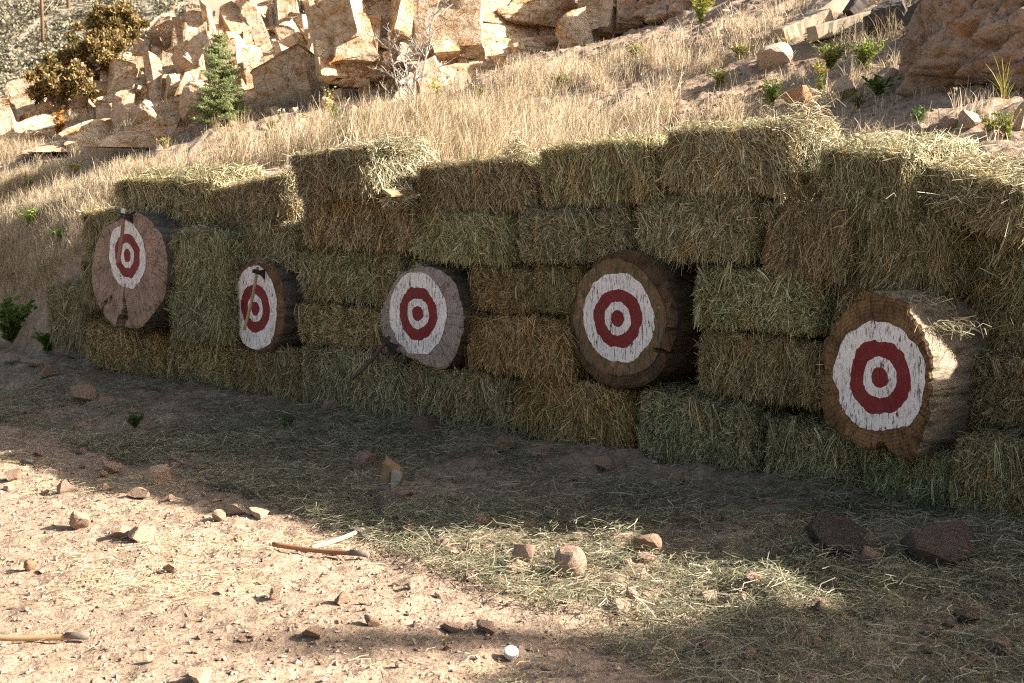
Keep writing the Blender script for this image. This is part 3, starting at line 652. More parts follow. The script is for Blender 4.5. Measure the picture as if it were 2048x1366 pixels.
# ------------------------------------------------------------------ log targets
def log_target(label, outline, disc, rings, out, wood, bark, seed, length=.6, crack=None, rough=.008, wear=None):
    c = on_face(disc[0], disc[1], -out); s0, t0 = st(c[0], c[1])
    def loc(px, py): p = on_wall(px, py, t0); s, _ = st(p[0], p[1]); return np.array([s - s0, p[2] - c[2]])
    poly = np.array([loc(*q) for q in outline]); zb = poly[:, 1].min()
    root = empty("log_target", (c[0], c[1], c[2] + zb), R(-45)); up = (0, 0, -zb); zb_, zb = zb, 0.0
    tag(root, label, "log target", "painted log ends set into the hay wall")
    ang = np.arctan2(poly[:, 1], poly[:, 0]); od = np.argsort(ang); ang = ang[od]; rad = np.hypot(*poly.T)[od]
    n = 180; th = np.linspace(-math.pi, math.pi, n, endpoint=False)
    rr = np.interp(th, np.concatenate([[ang[-1] - 2 * math.pi], ang, [ang[0] + 2 * math.pi]]), np.concatenate([[rad[-1]], rad, [rad[0]]]))
    rs = np.array(rr) * (1 + fbm(np.cos(th) * 5, np.sin(th) * 5, seed + 9, 2) * .03)
    rr = rr * (1 + fbm(np.cos(th) * 6, np.sin(th) * 6, seed, 3) * (.075 if rough > .01 else .03) + fbm(np.cos(th) * 22, np.sin(th) * 22, seed + 2, 2) * (.05 if rough > .01 else .014))
    def disp(a, b): return fbm(a * 9 + 5, b * 5, seed, 3) * rough
    def inv(a, b):
        y = disp(a, b)
        for (ca, r0, hw, dep) in (crack or []):
            t_ = np.arctan2(b, a); q = np.hypot(a, b); wob = ca + .06 * np.sin(q * 25 + seed)
            dd = np.abs((t_ - wob + math.pi) % (2 * math.pi) - math.pi); full = hw * np.clip((q - r0) / .25, 0, 1)
            y = y + dep * (1 - sstep(.6, 1.0, dd / np.maximum(full, 1e-4))) * (q > r0)
        return y
    fr = np.concatenate([np.linspace(.02, .9, 14), [.96, 1.0]])
    V = [np.array([[0, disp(0., 0.), -zb]])]
    for f in fr:
        a = rr * f * np.cos(th); b = rr * f * np.sin(th); y = inv(a, b) + (.012 if f == 1.0 else 0) + (fbm(a * 20, b * 20, seed + 1, 2) * .012 if f > .95 else 0)
        V.append(np.stack([a, y, b - zb], 1))
    nf = len(fr); F = []; T3 = []
    ys = np.linspace(.06, length, 9)
    for i, y in enumerate(ys):
        k = 1 + fbm(th * 5, np.full(n, y * 2.5), seed + 4, 3) * .035 + fbm(th * 16, np.full(n, y * 1.0), seed + 6, 2) * .02
        bl = min(1.0, y / .16); rq_ = rr * (1 - bl) + rs * bl; V.append(np.stack([rq_ * k * np.cos(th), np.full(n, y), rq_ * k * np.sin(th) - zb], 1))
    V = np.concatenate(V); rows = nf + len(ys); mi = []
    for j in range(n): T3.append((0, 1 + j, 1 + (j + 1) % n))
    for i in range(rows - 1):
        for j in range(n):
            F.append((1 + i * n + j, 1 + (i + 1) * n + j, 1 + (i + 1) * n + (j + 1) % n, 1 + i * n + (j + 1) % n)); mi.append(0 if i < nf - 1 else 1)
    me = mesh_np("log", V, [np.array(F), np.array(T3)], [wood, bark], mi + [0] * n)
    obj("log", me, root, up)
    names = ["bullseye", "inner_ring", "middle_ring", "outer_ring", "green_band"]; mats = [M['red_paint'], M['white_paint'], M['red_paint'], M['white_paint'], M['green_paint']]
    m = 140; t2 = np.linspace(-math.pi, math.pi, m, endpoint=False); bounds = [np.zeros(m)]; ell = []
    for i, (rx, ry) in enumerate(rings):
        ea = abs(loc(disc[0] + rx, disc[1])[0] - loc(disc[0] - rx, disc[1])[0]) / 2; eb = abs(loc(disc[0], disc[1] - ry)[1] - loc(disc[0], disc[1] + ry)[1]) / 2
        wob = 1 + fbm(np.cos(t2) * 3 + i * 9, np.sin(t2) * 3, seed + 20 + i, 3) * (.10 if i < 3 else .08) + fbm(np.cos(t2) * 16, np.sin(t2) * 16 + i, seed + 40 + i, 2) * .02
        ell.append((ea * np.cos(t2) * wob, eb * np.sin(t2) * wob))
    prev = None
    for i in range(len(rings)):
        oa, ob = ell[i]; ia, ib = ell[i - 1] if i else (oa * .02, ob * .02)
        V = []
        for f in (0, .33, .66, 1):
            a = ia + (oa - ia) * f; b = ib + (ob - ib) * f; V.append(np.stack([a, inv(a, b) - .003, b - zb], 1))
        V = np.concatenate(V); F = [(k * m + j, (k + 1) * m + j, (k + 1) * m + (j + 1) % m, k * m + (j + 1) % m) for k in range(3) for j in range(m)]
        F = np.array(F); 
        if i == 0: F = np.concatenate([F]); V = np.concatenate([V, [[0, disp(0., 0.) - .003, -zb]]]); cap = np.array([(len(V) - 1, j, (j + 1) % m) for j in range(m)]); F = [F, cap]
        obj(names[i], mesh_np(names[i], V, F, mats[i]), root, up)
    return root, loc, t0
log_target("large pinkish log with a split at its foot and an axe above its target, leftmost",
    [(240,440),(262,428),(285,432),(305,450),(322,475),(331,510),(331,560),(326,595),(315,615),(298,632),(290,645),(282,655),(262,656),(240,650),(225,652),(212,640),(195,612),(183,575),(182,530),(190,490),(205,460),(225,447)],
    (255,511), [(6.5,14),(13,25.5),(25,45),(37,66)], .22, M['wood_tan'], M['bark_grey'], 3, .55, [(-1.76, .25, .10, .30), (-2.3, .3, .025, .08), (2.75, .24, .014, .03), (-.9, .4, .012, .03)])
log_target("small brown log with an axe stuck across its target, second from left",
    [(500,522),(525,518),(546,530),(558,555),(566,600),(567,640),(560,670),(550,690),(530,704),(505,702),(488,685),(475,660),(463,630),(459,595),(463,565),(478,540)],
    (511,617), [(8,14),(15,27.5),(28,48),(43,85)], .04, M['wood_brown'], M['bark_grey'], 14, .5)
log_target("grey cracked log with a hatchet stuck in its lower left rim, middle one",
    [(845,533),(870,538),(893,552),(910,570),(920,600),(925,640),(922,670),(910,705),(890,738),(862,735),(835,722),(800,705),(768,680),(758,650),(762,620),(775,590),(790,560),(815,540)],
    (836,627), [(11,15),(21.5,30),(37.5,53),(56,82)], .08, M['wood_grey'], M['bark_brown'], 25, .5, [(-.95, .36, .02, .04), (2.9, .33, .012, .03), (.05, .3, .012, .03)])
log_target("brown log with a green band painted round its white ring and a wide side crack",
    [(1240,502),(1285,507),(1320,530),(1342,590),(1350,650),(1340,700),(1318,745),(1285,770),(1240,778),(1190,762),(1160,730),(1143,690),(1138,640),(1143,600),(1165,560),(1200,520)],
    (1236,637), [(13.5,17),(26,33.5),(48,59),(70,90),(92,117)], .01, M['wood_moss'], M['bark_brown'], 36, .6, [(-.52, .29, .06, .14), (.15, .33, .012, .04), (-.16, .3, .012, .04), (-2.45, .36, .03, .06)])
log_target("ragged dark log with a rotten lower edge and a bright sunlit side, rightmost",
    [(1730,590),(1770,588),(1810,610),(1835,650),(1855,690),(1866,740),(1858,800),(1848,850),(1838,900),(1815,922),(1790,908),(1765,882),(1740,900),(1720,906),(1700,875),(1655,852),(1643,830),(1645,790),(1642,745),(1645,700),(1665,650),(1700,610)],
    (1760,755), [(17.5,21),(35.5,42),(62.5,74.5),(94,109)], .25, M['wood_rot'], M['bark_tan'], 47, .62, [(.28, .38, .02, .05)], .016)

# ------------------------------------------------------------------ axes
def make_axe(name, label, top, butt, blade, hmat, smat, tape=False, size=1.0, bend=.012, socket=False):
    top = np.array(top, float); butt = np.array(butt, float); zax = Vector(top - butt); L = zax.length; zax.normalize()
    xax = Vector(blade); xax = (xax - zax * xax.dot(zax)).normalized(); yax = zax.cross(xax)
    mt = Matrix((xax, yax, zax)).transposed().to_4x4(); mt.translation = Vector(butt)
    root = empty(name, (0, 0, 0)); root.matrix_world = mt
    tag(root, label, "axe", "throwing axes")
    zz = np.linspace(0, L + .012, 14); pts = np.stack([np.sin(zz / L * 3.0) * bend, zz * 0, zz], 1)
    rad = np.interp(zz / L, [0, .04, .1, .6, 1], [.0145, .018, .0155, .015, .016]) * size
    V, q, t3 = tube(pts, rad, 10); V[:, 1] *= .8
    obj("handle", mesh_np("handle", V, [q, t3], hmat, smooth=True), root)
    if socket:
        V, q, t3 = tube([(bend * .12, 0, L - .05), (bend * .1, 0, L - .01), (bend * .1, 0, L + .03)], np.array([.0165, .0185, .018]) * size, 12)
        obj("socket", mesh_np("socket", V, [q, t3], smat, smooth=True), root); return root
    prof = np.array([(-.040, -.020, .012), (-.038, .016, .012), (.0, .022, .016), (.03, .017, .012), (.065, .030, .007), (.100, .052, .0025), (.108, .02, .0012), (.110, -.02, .0012), (.104, -.060, .0012), (.085, -.052, .004), (.055, -.030, .009), (.025, -.022, .013), (.0, -.022, .016)]) * size
    k = len(prof); zc = L - .03 * size
    A_ = np.stack([prof[:, 0], -prof[:, 2], prof[:, 1] + zc], 1); B_ = np.stack([prof[:, 0], prof[:, 2], prof[:, 1] + zc], 1)
    C_ = np.array([[.03 * size, -.012 * size, zc], [.03 * size, .012 * size, zc]])
    V = np.concatenate([A_, B_, C_]); F4 = np.array([(i, (i + 1) % k, k + (i + 1) % k, k + i) for i in range(k)])
    F3 = np.array([(2 * k, (i + 1) % k, i) for i in range(k)] + [(2 * k + 1, k + i, k + (i + 1) % k) for i in range(k)])
    obj("head", mesh_np("head", V, [F4, F3], smat), root)
    if tape:
        V, q, t3 = tube([(bend * .1, 0, L - .012), (bend * .1, 0, L + .028)], .0165 * size, 12)
        obj("handle_tip", mesh_np("handle_tip", V, [q, t3], M['plastic_white']), root)
    return root
nrm_ = -T
a1 = on_face(246, 424, -.30); b1 = on_face(235, 530, -.35)
make_axe("throwing_axe", "reddish handled axe with white tip stuck above the leftmost split log target", a1, b1, (Q * .9 + .2, Q * .9, -.1), M['handle_red'], M['steel_dark'], True)
a2 = on_face(514, 537, -.10); b2 = on_face(488, 660, -.20)
make_axe("throwing_axe", "tan handled axe with dark head stuck across the second log's target", a2, b2, (Q + .35, Q - .1, -.05), M['handle_tan'], M['steel_dark'], False, .75)
a3 = on_face(777, 676, -.16); b3 = on_face(704, 757, -.40)
make_axe("throwing_axe", "dark handled hatchet hanging from the lower left rim of the grey log", a3, b3, (Q + .55, Q - .2, -.5), M['handle_dark'], M['steel_dark'], False, .85)
def ground_axe(label, ptop, pbutt, blade, hm, sm, lift=.018, size=1.0, socket=False):
    a = on_ground(*ptop); b = on_ground(*pbutt)
    a[2] = float(H(a[0], a[1])) + lift; b[2] = float(H(b[0], b[1])) + lift
    return make_axe("throwing_axe", label, a, b, blade, hm, sm, False, size, .012, socket)
ground_axe("reddish brown axe handle lying on sunlit dirt left of centre, end capped with grey steel", (722, 1118), (545, 1100), (.2, .5, -.8), M['handle_red'], M['steel_dust'], .022, .78, socket=True)
ground_axe("pale handled axe lying at the shadow edge across the reddish one", (722, 1070), (622, 1112), (1, .25, -.05), M['handle_pale'], M['steel_dust'], .022, .85)
ground_axe("axe entering from the left edge on bright dirt near the bottom of the photo", (160, 1284), (-90, 1284), (.0, -.3, -1), M['handle_tan'], M['steel_dust'], .022, .72, socket=True)
ground_axe("small axe with brown handle half hidden among stones at the left shadow edge", (398, 942), (338, 922), (.3, -1, -.25), M['handle_red'], M['steel_dust'], .022, .85)
ground_axe("axe lying in the shade below the torn cardboard", (742, 992), (768, 1036), (1, .3, .2), M['handle_dark'], M['steel_dust'], .022, .85)
ground_axe("axe handle at the left edge on bright dirt beside the shadow", (58, 932), (-40, 928), (0, -.4, -.9), M['handle_tan'], M['steel_dust'], .022, .78, socket=True)

# wooden wedge between bales, lit
p = on_face(777, 386, -.26)
bmv = np.array([(-.055, -.012, -.016), (.055, -.012, -.012), (.055, .10, -.012), (-.055, .10, -.014), (-.055, -.014, .014), (.055, -.012, .003), (.055, .10, .003), (-.055, .10, .014)])
me = mesh_np("wooden_wedge", bmv, np.array([(0, 1, 5, 4), (1, 2, 6, 5), (2, 3, 7, 6), (3, 0, 4, 7), (4, 5, 6, 7), (3, 2, 1, 0)]), M['handle_tan'])
tag(obj("wooden_wedge", me, scale=(.8, .8, .8), loc=p, rot=(.05, .35, R(-45))), "small pale wooden wedge sticking out between two upper bales", "wedge")

# torn cardboard, lid, twine, leaves
p = on_ground(778, 975)
gr = np.array([[(-.05, 0, 0), (-.06, .01, .10), (-.035, .0, .20), (-.02, .02, .25)], [(.0, -.03, 0), (.0, -.035, .11), (.005, -.03, .18), (.01, .01, .22)], [(.05, .02, .01), (.065, .0, .09), (.08, .02, .15), (.07, .05, .17)], [(.07, .10, .0), (.09, .09, .07), (.10, .10, .12), (.09, .12, .13)]], float)
def thick(grid, th=.004):
    a, b_ = grid.shape[:2]; V0 = grid.reshape(-1, 3); V = np.concatenate([V0, V0 + np.array([0, th, th * .3])])
    idx = np.arange(a * b_).reshape(a, b_); F = np.stack([idx[:-1, :-1], idx[1:, :-1], idx[1:, 1:], idx[:-1, 1:]], -1).reshape(-1, 4)
    F2 = F[:, ::-1] + a * b_; rim = list(idx[0, :]) + list(idx[1:, -1]) + list(idx[-1, -2::-1]) + list(idx[-2:0:-1, 0])
    F3 = [(rim[i], rim[(i + 1) % len(rim)], rim[(i + 1) % len(rim)] + a * b_, rim[i] + a * b_) for i in range(len(rim))]
    return V, np.concatenate([F, F2, np.array(F3)])
root = empty("torn_carton", (p[0], p[1], float(H(p[0], p[1])) - .01)); tag(root, "torn brown and white cardboard carton standing crumpled in the shaded hay", "cardboard")
gr = gr * np.array([.75, .8, .72]); obj("carton_panel", mesh_np("carton_panel", *thick(gr), M['card']), root)
g2 = gr[1:3].copy() + np.array([.0, -.012, -.01]); g2[..., 2] *= .82; g2[..., 0] += .012
obj("printed_flap", mesh_np("printed_flap", *thick(g2), M['card_white']), root)
p = on_ground(1022, 1322)
nrb = 36; th = np.repeat(np.linspace(0, 2 * math.pi, nrb * 2, endpoint=False), 1); r_ = np.where(np.arange(nrb * 2) % 2 == 0, .0245, .0232)
lv = []
for (zz_, kk_) in ((0, 1), (.018, 1), (.0205, .93), (.0205, .0)): lv.append(np.stack([r_ * kk_ * np.cos(th), r_ * kk_ * np.sin(th), np.full_like(th, zz_)], 1))
lv = np.concatenate(lv); nn_ = nrb * 2
lf = np.array([(i * nn_ + j, i * nn_ + (j + 1) % nn_, (i + 1) * nn_ + (j + 1) % nn_, (i + 1) * nn_ + j) for i in range(3) for j in range(nn_)])
o = obj("bottle_lid", mesh_np("bottle_lid", lv, lf, M['plastic_white']), loc=(p[0], p[1], float(H(p[0], p[1])) + .012), rot=(.55, .1, 0)); tag(o, "white ribbed plastic lid lying on sunlit dirt near the bottom", "lid")
def twine(label, pts, mat, r=.003, name="twine", strands=1):
    tl = []
    rs = np.random.default_rng(len(label))
    for sidx in range(strands):
        P = []
        for q in pts:
            g_ = on_ground(q[0] + rs.normal(0, 6) * (strands > 1), q[1] + rs.normal(0, 3) * (strands > 1)); g_[2] = float(H(g_[0], g_[1])) + .012 + (q[2] if len(q) > 2 else 0); P.append(g_)
        P = np.array(P); k = np.linspace(0, len(P) - 1, len(P) * 6); P = np.stack([np.interp(k, np.arange(len(P)), P[:, i]) for i in range(3)], 1) + rs.normal(0, .003, (len(k), 3))
        tl.append(tube(P, r, 5))
    V, F = join_tubes(tl); o = obj(name, mesh_np(name, V, F, mat)); tag(o, label, "twine")
twine("frayed red twine on the shaded hay right of centre", [(1138, 1018), (1165, 1012), (1190, 1000), (1205, 985), (1225, 960), (1250, 925)], M['twine_red'], .004)
twine("tangle of magenta twine at the left edge in the shade", [(0, 838), (25, 832), (50, 828), (75, 826)], M['twine_pink'], .0022, strands=9)
twine("pinkish frayed twine scrap in the bottom right shade", [(1930, 1310), (1945, 1325), (1950, 1340), (1965, 1322)], M['twine_red'], .002, strands=5)
for (px, py) in ((433, 1005), (480, 1082), (590, 1092), (1083, 1188), (893, 1284), (1122, 1294), (1350, 1278)):
    p = on_ground(px, py); a = px * 1.7
    gl = .65 * np.array([[(-.03, -.004, .0), (0, -.016, .008), (.03, -.004, .004)], [(-.03, .0, .003), (0, .0, .004), (.032, .0, .012)], [(-.03, .004, 0), (0, .016, .01), (.03, .004, .002)]])
    o = obj("fallen_leaf", mesh_np("fallen_leaf", *thick(gl, .001), M['leaf_yellow']), loc=(p[0], p[1], float(H(p[0], p[1])) + .008), rot=(.3, .2, a)); tag(o, "small yellow fallen leaf lying on the dirt", "leaf", "yellow leaves on the dirt")

# ------------------------------------------------------------------ stones
PK = (1.15, 1.0, .92); BR = (.92, .78, .70); PALE_S = (1.35, 1.25, 1.12); DK = (.42, .38, .38); OR = (1.15, .85, .65); MV = (.95, .78, .76)
SL = [  # label, x, y of the foot, w, h, tint
 ("pale angular block at the tip of the shadow edge, left", 308, 970, 54, 36, PALE_S), ("pink stone beside the shadow edge left of the pale block", 217, 948, 40, 28, PK),
 ("dark red squarish stone near the left edge on bright dirt", 25, 965, 32, 30, BR), ("low brown stone with a dark underside on the bright dirt, left", 130, 985, 32, 24, PK),
 ("flat topped stone just below the pale block", 275, 1000, 38, 22, PK), ("blocky brown stone standing upright on the bright dirt, left", 163, 1056, 42, 36, PK),
 ("rounded left one of two pale stones lying together", 240, 1080, 36, 28, PK), ("larger right one of two pale stones lying together", 280, 1080, 50, 32, PALE_S),
 ("flat pale slab at the shadow edge, left of its twin", 475, 1030, 46, 20, PALE_S), ("flat pale slab at the shadow edge, right twin", 514, 1034, 42, 20, PALE_S),
 ("small stone in front of the twin flat slabs", 440, 1044, 34, 20, PK), ("small egg shaped pale stone alone on bright dirt", 553, 1200, 26, 26, PALE_S),
 ("brown stone like a short half log on the bright dirt", 688, 1210, 42, 22, BR), ("boxy tan stone above the pale axe at the shadow edge", 812, 1073, 36, 28, PK),
 ("upright pale stone right of the pale axe", 885, 1105, 28, 28, PK), ("flat leaning pale stone below the upright one", 908, 1120, 26, 22, PALE_S),
 ("square tan block standing at the shadow edge near the dome stone", 1050, 1132, 50, 44, PK), ("wide flat stone in front of the square block", 1040, 1146, 50, 20, PALE_S),
 ("small pale stone left of the square block", 1016, 1150, 26, 22, PALE_S), ("small rounded stone at the foot of the dome stone", 1112, 1172, 26, 16, BR),
 ("brown wedge stone on bright dirt, middle foreground", 746, 1254, 38, 20, BR), ("long low stone casting shadow left, middle foreground", 906, 1266, 50, 24, PK),
 ("two faced stone right of the long low one, foreground", 966, 1270, 40, 30, PK), ("brown stone with streaky tree shadow behind it", 626, 1280, 46, 18, BR),
 ("pale stone cut by the bottom edge of the photo", 396, 1368, 48, 36, PALE_S), ("reddish lump beside a whitish pebble, left foreground", 58, 1143, 30, 24, OR),
 ("whitish pebble beside a reddish lump, left foreground", 86, 1150, 24, 14, PALE_S), ("dark faced stone alone on bright dirt, left middle", 340, 1148, 28, 20, PK),
 ("upright pale stone near the right tongue of shadow", 1268, 1212, 30, 34, PK), ("bright flat stone left of the upright one, right of centre", 1236, 1232, 46, 24, PALE_S),
 ("pale flat stone in the sunlit hay, right", 1482, 1212, 46, 24, PALE_S), ("tan stone at the right end of the sunlit hay", 1515, 1180, 42, 28, PK), ("low tan stone in sunlit hay left of the pale flat one", 1412, 1210, 42, 24, PK),
 ("small dark brick red stone on bright dirt in the middle", 936, 1166, 24, 18, BR), ("stone at the right corner of the sunlit patch", 1632, 1216, 44, 22, BR),
 ("small brown rock below the big dark boulder", 1750, 1138, 46, 36, BR), ("reddish square rock in the shaded hay right of centre", 1296, 1112, 62, 40, BR), ("round rock below the reddish square rock", 1296, 1132, 40, 24, MV),
 ("dark rock under the bottom bales, middle", 850, 876, 66, 46, DK), ("grey rock in the shaded hay left of the carton", 730, 936, 44, 30, MV), ("smooth grey stone lying in the shade middle", 962, 1056, 46, 26, MV),
 ("small grey stone below the carton, shaded", 800, 1000, 40, 24, MV), ("triangular pale stone in the lower right shade", 1606, 1262, 28, 16, PK), ("flat stone in the lower right shade", 1500, 1326, 46, 26, BR), ("dark red stone by the right edge in the lower shade", 2004, 1318, 40, 40, BR),
 ("pinkish stone in the dark hay below the bales, right of centre", 1350, 972, 44, 30, BR), ("stone at the lower shadow, below the sunlit tongue", 1420, 1312, 44, 26, MV), ("low slab in the right shade", 1935, 1246, 56, 24, DK),
 ("red rock left of the wall's left end", 134, 690, 30, 26, OR), ("flat tan slab in the left shade", 75, 732, 52, 12, PK), ("pale stone at the left edge in the shade", 18, 728, 34, 20, PK), ("dark slab leaning on the bank at left", 172, 806, 52, 36, BR),
 ("brownish rock low on the left bank", 95, 756, 40, 24, BR), ("rock half buried in the left shade, middle", 215, 818, 34, 26, BR), ("rock at the foot of the bales, left of the hanging hatchet", 655, 830, 40, 26, BR), ("grey rock under the bales near the middle", 1000, 905, 50, 30, BR), ("stone below the orange bottom bale", 1085, 920, 40, 26, MV), ("stone wedged under the greenish bottom bale", 1215, 945, 40, 26, BR),
]
for lab, x, y, w, h, c in SL: stone(lab, x, y, w, h, None, c)
stone("dome shaped brown stone standing at the shadow edge", 1141, 1158, 56, 52, ROUND[0], PK, sink=.15)
BIG = [rock_mesh("boulder", 160 + i, M['boulder'], 5, 11 if i > 2 else 16, (.5, .85) if i > 2 else (.36, .78), .09) for i in range(6)]
stone("large dark boulder lying in the hay below the right wall", 1682, 1108, 130, 84, BIG[0], (.26, .28, .32), cat="boulder", name="boulder", rot=.4)
stone("broad flat purplish boulder lying in the hay at the foot of the wall, right", 1878, 1142, 190, 98, BIG[2], (.42, .39, .41), cat="boulder", name="boulder", rot=.25, sink=.3)
HS = [("round pale stone on the dark dirt, upper right slope", 1845, 274, 28, 22, PALE_S, 1), ("white angular stone among weeds on the right slope", 1690, 196, 60, 42, (1.5, 1.4, 1.28), 0), ("orange stone beside the white one on the right slope", 1602, 208, 56, 36, (1.6, 1.05, .7), 0),
 ("whitish grey boulder in front of the old timbers", 1552, 136, 78, 46, (1.35, 1.4, 1.4), 0), ("tan stone in the dark dirt left of the big outcrop", 1822, 152, 32, 24, PK, 0), ("small white stone beside the tan one in the dark dirt", 1786, 156, 22, 18, PALE_S, 1), ("white block on the slope right of the round pale stone", 1945, 256, 50, 34, (1.5, 1.4, 1.3), 0),
 ("small stone at the right edge of the slope", 1990, 300, 28, 22, PALE_S, 1), ("white stone at the right edge below the outcrop", 2042, 258, 34, 50, (1.5, 1.38, 1.25), 0), ("tan stone beside the white block, right slope", 1900, 258, 32, 24, PK, 1), ("flat brown stone under the old timbers", 1828, 70, 40, 26, BR, 0), ("pale stone behind the dark log opening, upper right", 1590, 66, 40, 26, PALE_S, 0)]
for lab, x, y, w, h, c, rd in HS: stone(lab, x, y, w, h, ROUND[rd] if rd else None, c, True)
LB = [("tall pale cream boulder left of the spruce", 395, 205, 90, 82), ("broad cream boulder low in the rubble, third from the spruce", 245, 232, 62, 56), ("white slab leaning in the rubble below the ridge, left", 200, 165, 70, 40), ("white boulder at the left foot of the rubble", 45, 246, 44, 40),
 ("pinkish boulder at the left edge of the rubble", 12, 222, 60, 56), ("cream block in the middle of the rubble", 290, 175, 60, 44), ("small cream block beside the dry grass, left rubble", 160, 200, 44, 34), ("flat white stone at the lower left of the rubble", 60, 282, 60, 22), ("cream stone under the juniper", 120, 240, 44, 30), ("orange cream block behind the spruce", 470, 150, 60, 44), ("leaning block right above the tall cream boulder", 350, 150, 54, 50)]
for i, (lab, x, y, w, h) in enumerate(LB): stone(lab, x, y, w, h, BIG[3 + i % 3], (1.75, 1.62, 1.42), True, cat="boulder", name="boulder", sink=.2)
# the big outcrop at the right edge
p = on_hill(1880, 212)
o = obj("rock_outcrop", rock_mesh("rock_outcrop", 201, M['boulder'], 7, 9, (.66, .95), .24, knob=.11), loc=(p[0] + 1.02, p[1] + .55, p[2] + .25), rot=(.1, .12, .5), scale=(1.15, 1.0, 1.25), color=(.80, .76, .74))
tag(o, "huge rough pinkish rock outcrop cut by the right edge of the photo", "rock outcrop")
# many small stones on both sides of the shadow edge
r = np.random.default_rng(99)
def small_stones(n, box, w, label, group, tints):
    for i in range(n):
        x = r.uniform(box[0], box[1]); y = r.uniform(box[2], box[3])
        ww = r.uniform(*w) * np.interp(y, [700, 1366], [.7, 1.15]); stone(label, x, y, ww, ww * r.uniform(.5, .75), None, tuple(np.array(tints[i % len(tints)]) * r.uniform(.85, 1.15)), False, group)
small_stones(44, (0, 1330, 1110, 1360), (7, 18), "small tan stone lying on the sunlit dirt", "small stones on the sunlit dirt", [PK, PALE_S, BR, PK])
small_stones(18, (0, 420, 930, 1010), (9, 24), "small tan stone lying on the sunlit dirt", "small stones on the sunlit dirt", [PK, PALE_S, BR, PK])
small_stones(20, (600, 1280, 1075, 1150), (8, 20), "small tan stone lying on the sunlit dirt", "small stones on the sunlit dirt", [PK, PALE_S, BR, PK])
small_stones(26, (60, 720, 780, 960), (10, 28), "small dark stone half hidden in the shaded hay", "small stones in the shaded hay", [BR, MV, BR])
small_stones(36, (560, 1900, 930, 1080), (9, 26), "small dark stone half hidden in the shaded hay", "small stones in the shaded hay", [BR, MV, BR])
small_stones(24, (1400, 2040, 1200, 1360), (8, 30), "small dark stone half hidden in the shaded hay", "small stones in the shaded hay", [BR, MV, BR])
def hill_pos(n, sa, sb, ta, tb_): 
    s = r.uniform(sa, sb, n); t = r.uniform(ta, tb_, n); return xy(s, t)
for i in range(25):
    X, Y = [float(v[0]) for v in hill_pos(1, -9, .5, 3.0, 7.5)]; a = r.uniform(.02, .07)
    o = obj("stone", ROCKS[i % 12], loc=(X, Y, float(H(X, Y)) + a * .3), rot=(0, 0, r.uniform(0, 6)), scale=(a, a * .8, a * .7), color=tuple(np.array(PALE_S) * r.uniform(.9, 1.2)))
    tag(o, "small pale stone lying on the grassy slope behind the wall", "stone", "small stones on the slope")
for i in range(25):
    X, Y = [float(v[0]) for v in hill_pos(1, -19, -7, 4.6, 6.2)]; a = r.uniform(.04, .16)
    o = obj("stone", ROCKS[i % 12], loc=(X, Y, float(H(X, Y)) + a * .3), rot=(0, 0, r.uniform(0, 6)), scale=(a, a * .8, a * .7), color=tuple(np.array((1.7, 1.55, 1.35)) * r.uniform(.8, 1.1)))
    tag(o, "pale broken stone in the rubble at the foot of the cliff", "stone", "broken stones in the rubble")
# gravel: crumbs of dirt and stone nobody could count
n = 42000
X = r.uniform(-5, 3.2, n); Y = r.uniform(4.2, 12, n); s_, t_ = st(X, Y); keep = (t_ < .2) & (np.abs(X) < Y * .43); X, Y = X[keep], Y[keep]; n = len(X)
s2 = r.uniform(-20, 1.5, 9000); t2 = r.uniform(1.2, 7.5, 9000); X2, Y2 = xy(s2, t2); X = np.concatenate([X, X2]); Y = np.concatenate([Y, Y2]); n = len(X)
sz = np.minimum(r.gamma(1.6, .0030, n) + .0015, .013); sz[-9000:] *= 2.2
oct_ = np.array([(1, 0, 0), (-1, 0, 0), (0, 1, 0), (0, -1, 0), (0, 0, 1), (0, 0, -1)], float); of = np.array([(0, 2, 4), (2, 1, 4), (1, 3, 4), (3, 0, 4), (2, 0, 5), (1, 2, 5), (3, 1, 5), (0, 3, 5)])
V = oct_[None] * r.uniform(.55, 1.2, (n, 6, 1)) + r.normal(0, .2, (n, 6, 3)); V = V * sz[:, None, None]; V[..., 2] *= .6
V += np.stack([X, Y, H(X, Y) + sz * .25], 1)[:, None]
F = (of[None] + (np.arange(n) * 6)[:, None, None]).reshape(-1, 3)
M['gravel'] = island_mat("gravel_crumbs", [(0, (.17, .115, .085)), (.5, (.28, .20, .15)), (1, (.42, .33, .255))], transl=0, rough=.95, spec=.05)
o = obj("gravel", mesh_np("gravel", V.reshape(-1, 3), F, M['gravel'])); tag(o, "fine gravel and crumbs of dirt scattered over the ground", "gravel", kind="stuff")

# ------------------------------------------------------------------ loose hay and straw
def strewn(n, posfn, lo, hi, wlo, whi, height, droop=.2, flat=.25):
    X, Y, hz = posfn(n); n = len(X)
    ph = r.uniform(0, 2 * math.pi, n); L = r.uniform(lo, hi, n); el = r.normal(0, flat, n)
    d = np.stack([np.cos(ph) * np.cos(el), np.sin(ph) * np.cos(el), np.sin(el)], 1)
    p = np.stack([X, Y, hz + r.random(n) ** 2 * height + .004], 1)
    bend = r.normal(0, .18, (n, 3)) * L[:, None]; bend[:, 2] = np.abs(bend[:, 2]) * .3
    a = p - d * (L / 2)[:, None]; b_ = p + d * (L / 2)[:, None]
    for e in (a, b_): e[:, 2] = np.maximum(e[:, 2], H(e[:, 0], e[:, 1]) + .002) if posfn is not log_top else e[:, 2]
    sd = norm(np.cross(d, np.array([0, 0, 1.0])) + np.array([0, 0, 1]) * r.normal(0, .5, n)[:, None])
    return ribbons(np.stack([a, p + bend, b_], 1), sd, r.uniform(wlo, whi, n))
def log_top(n): return None
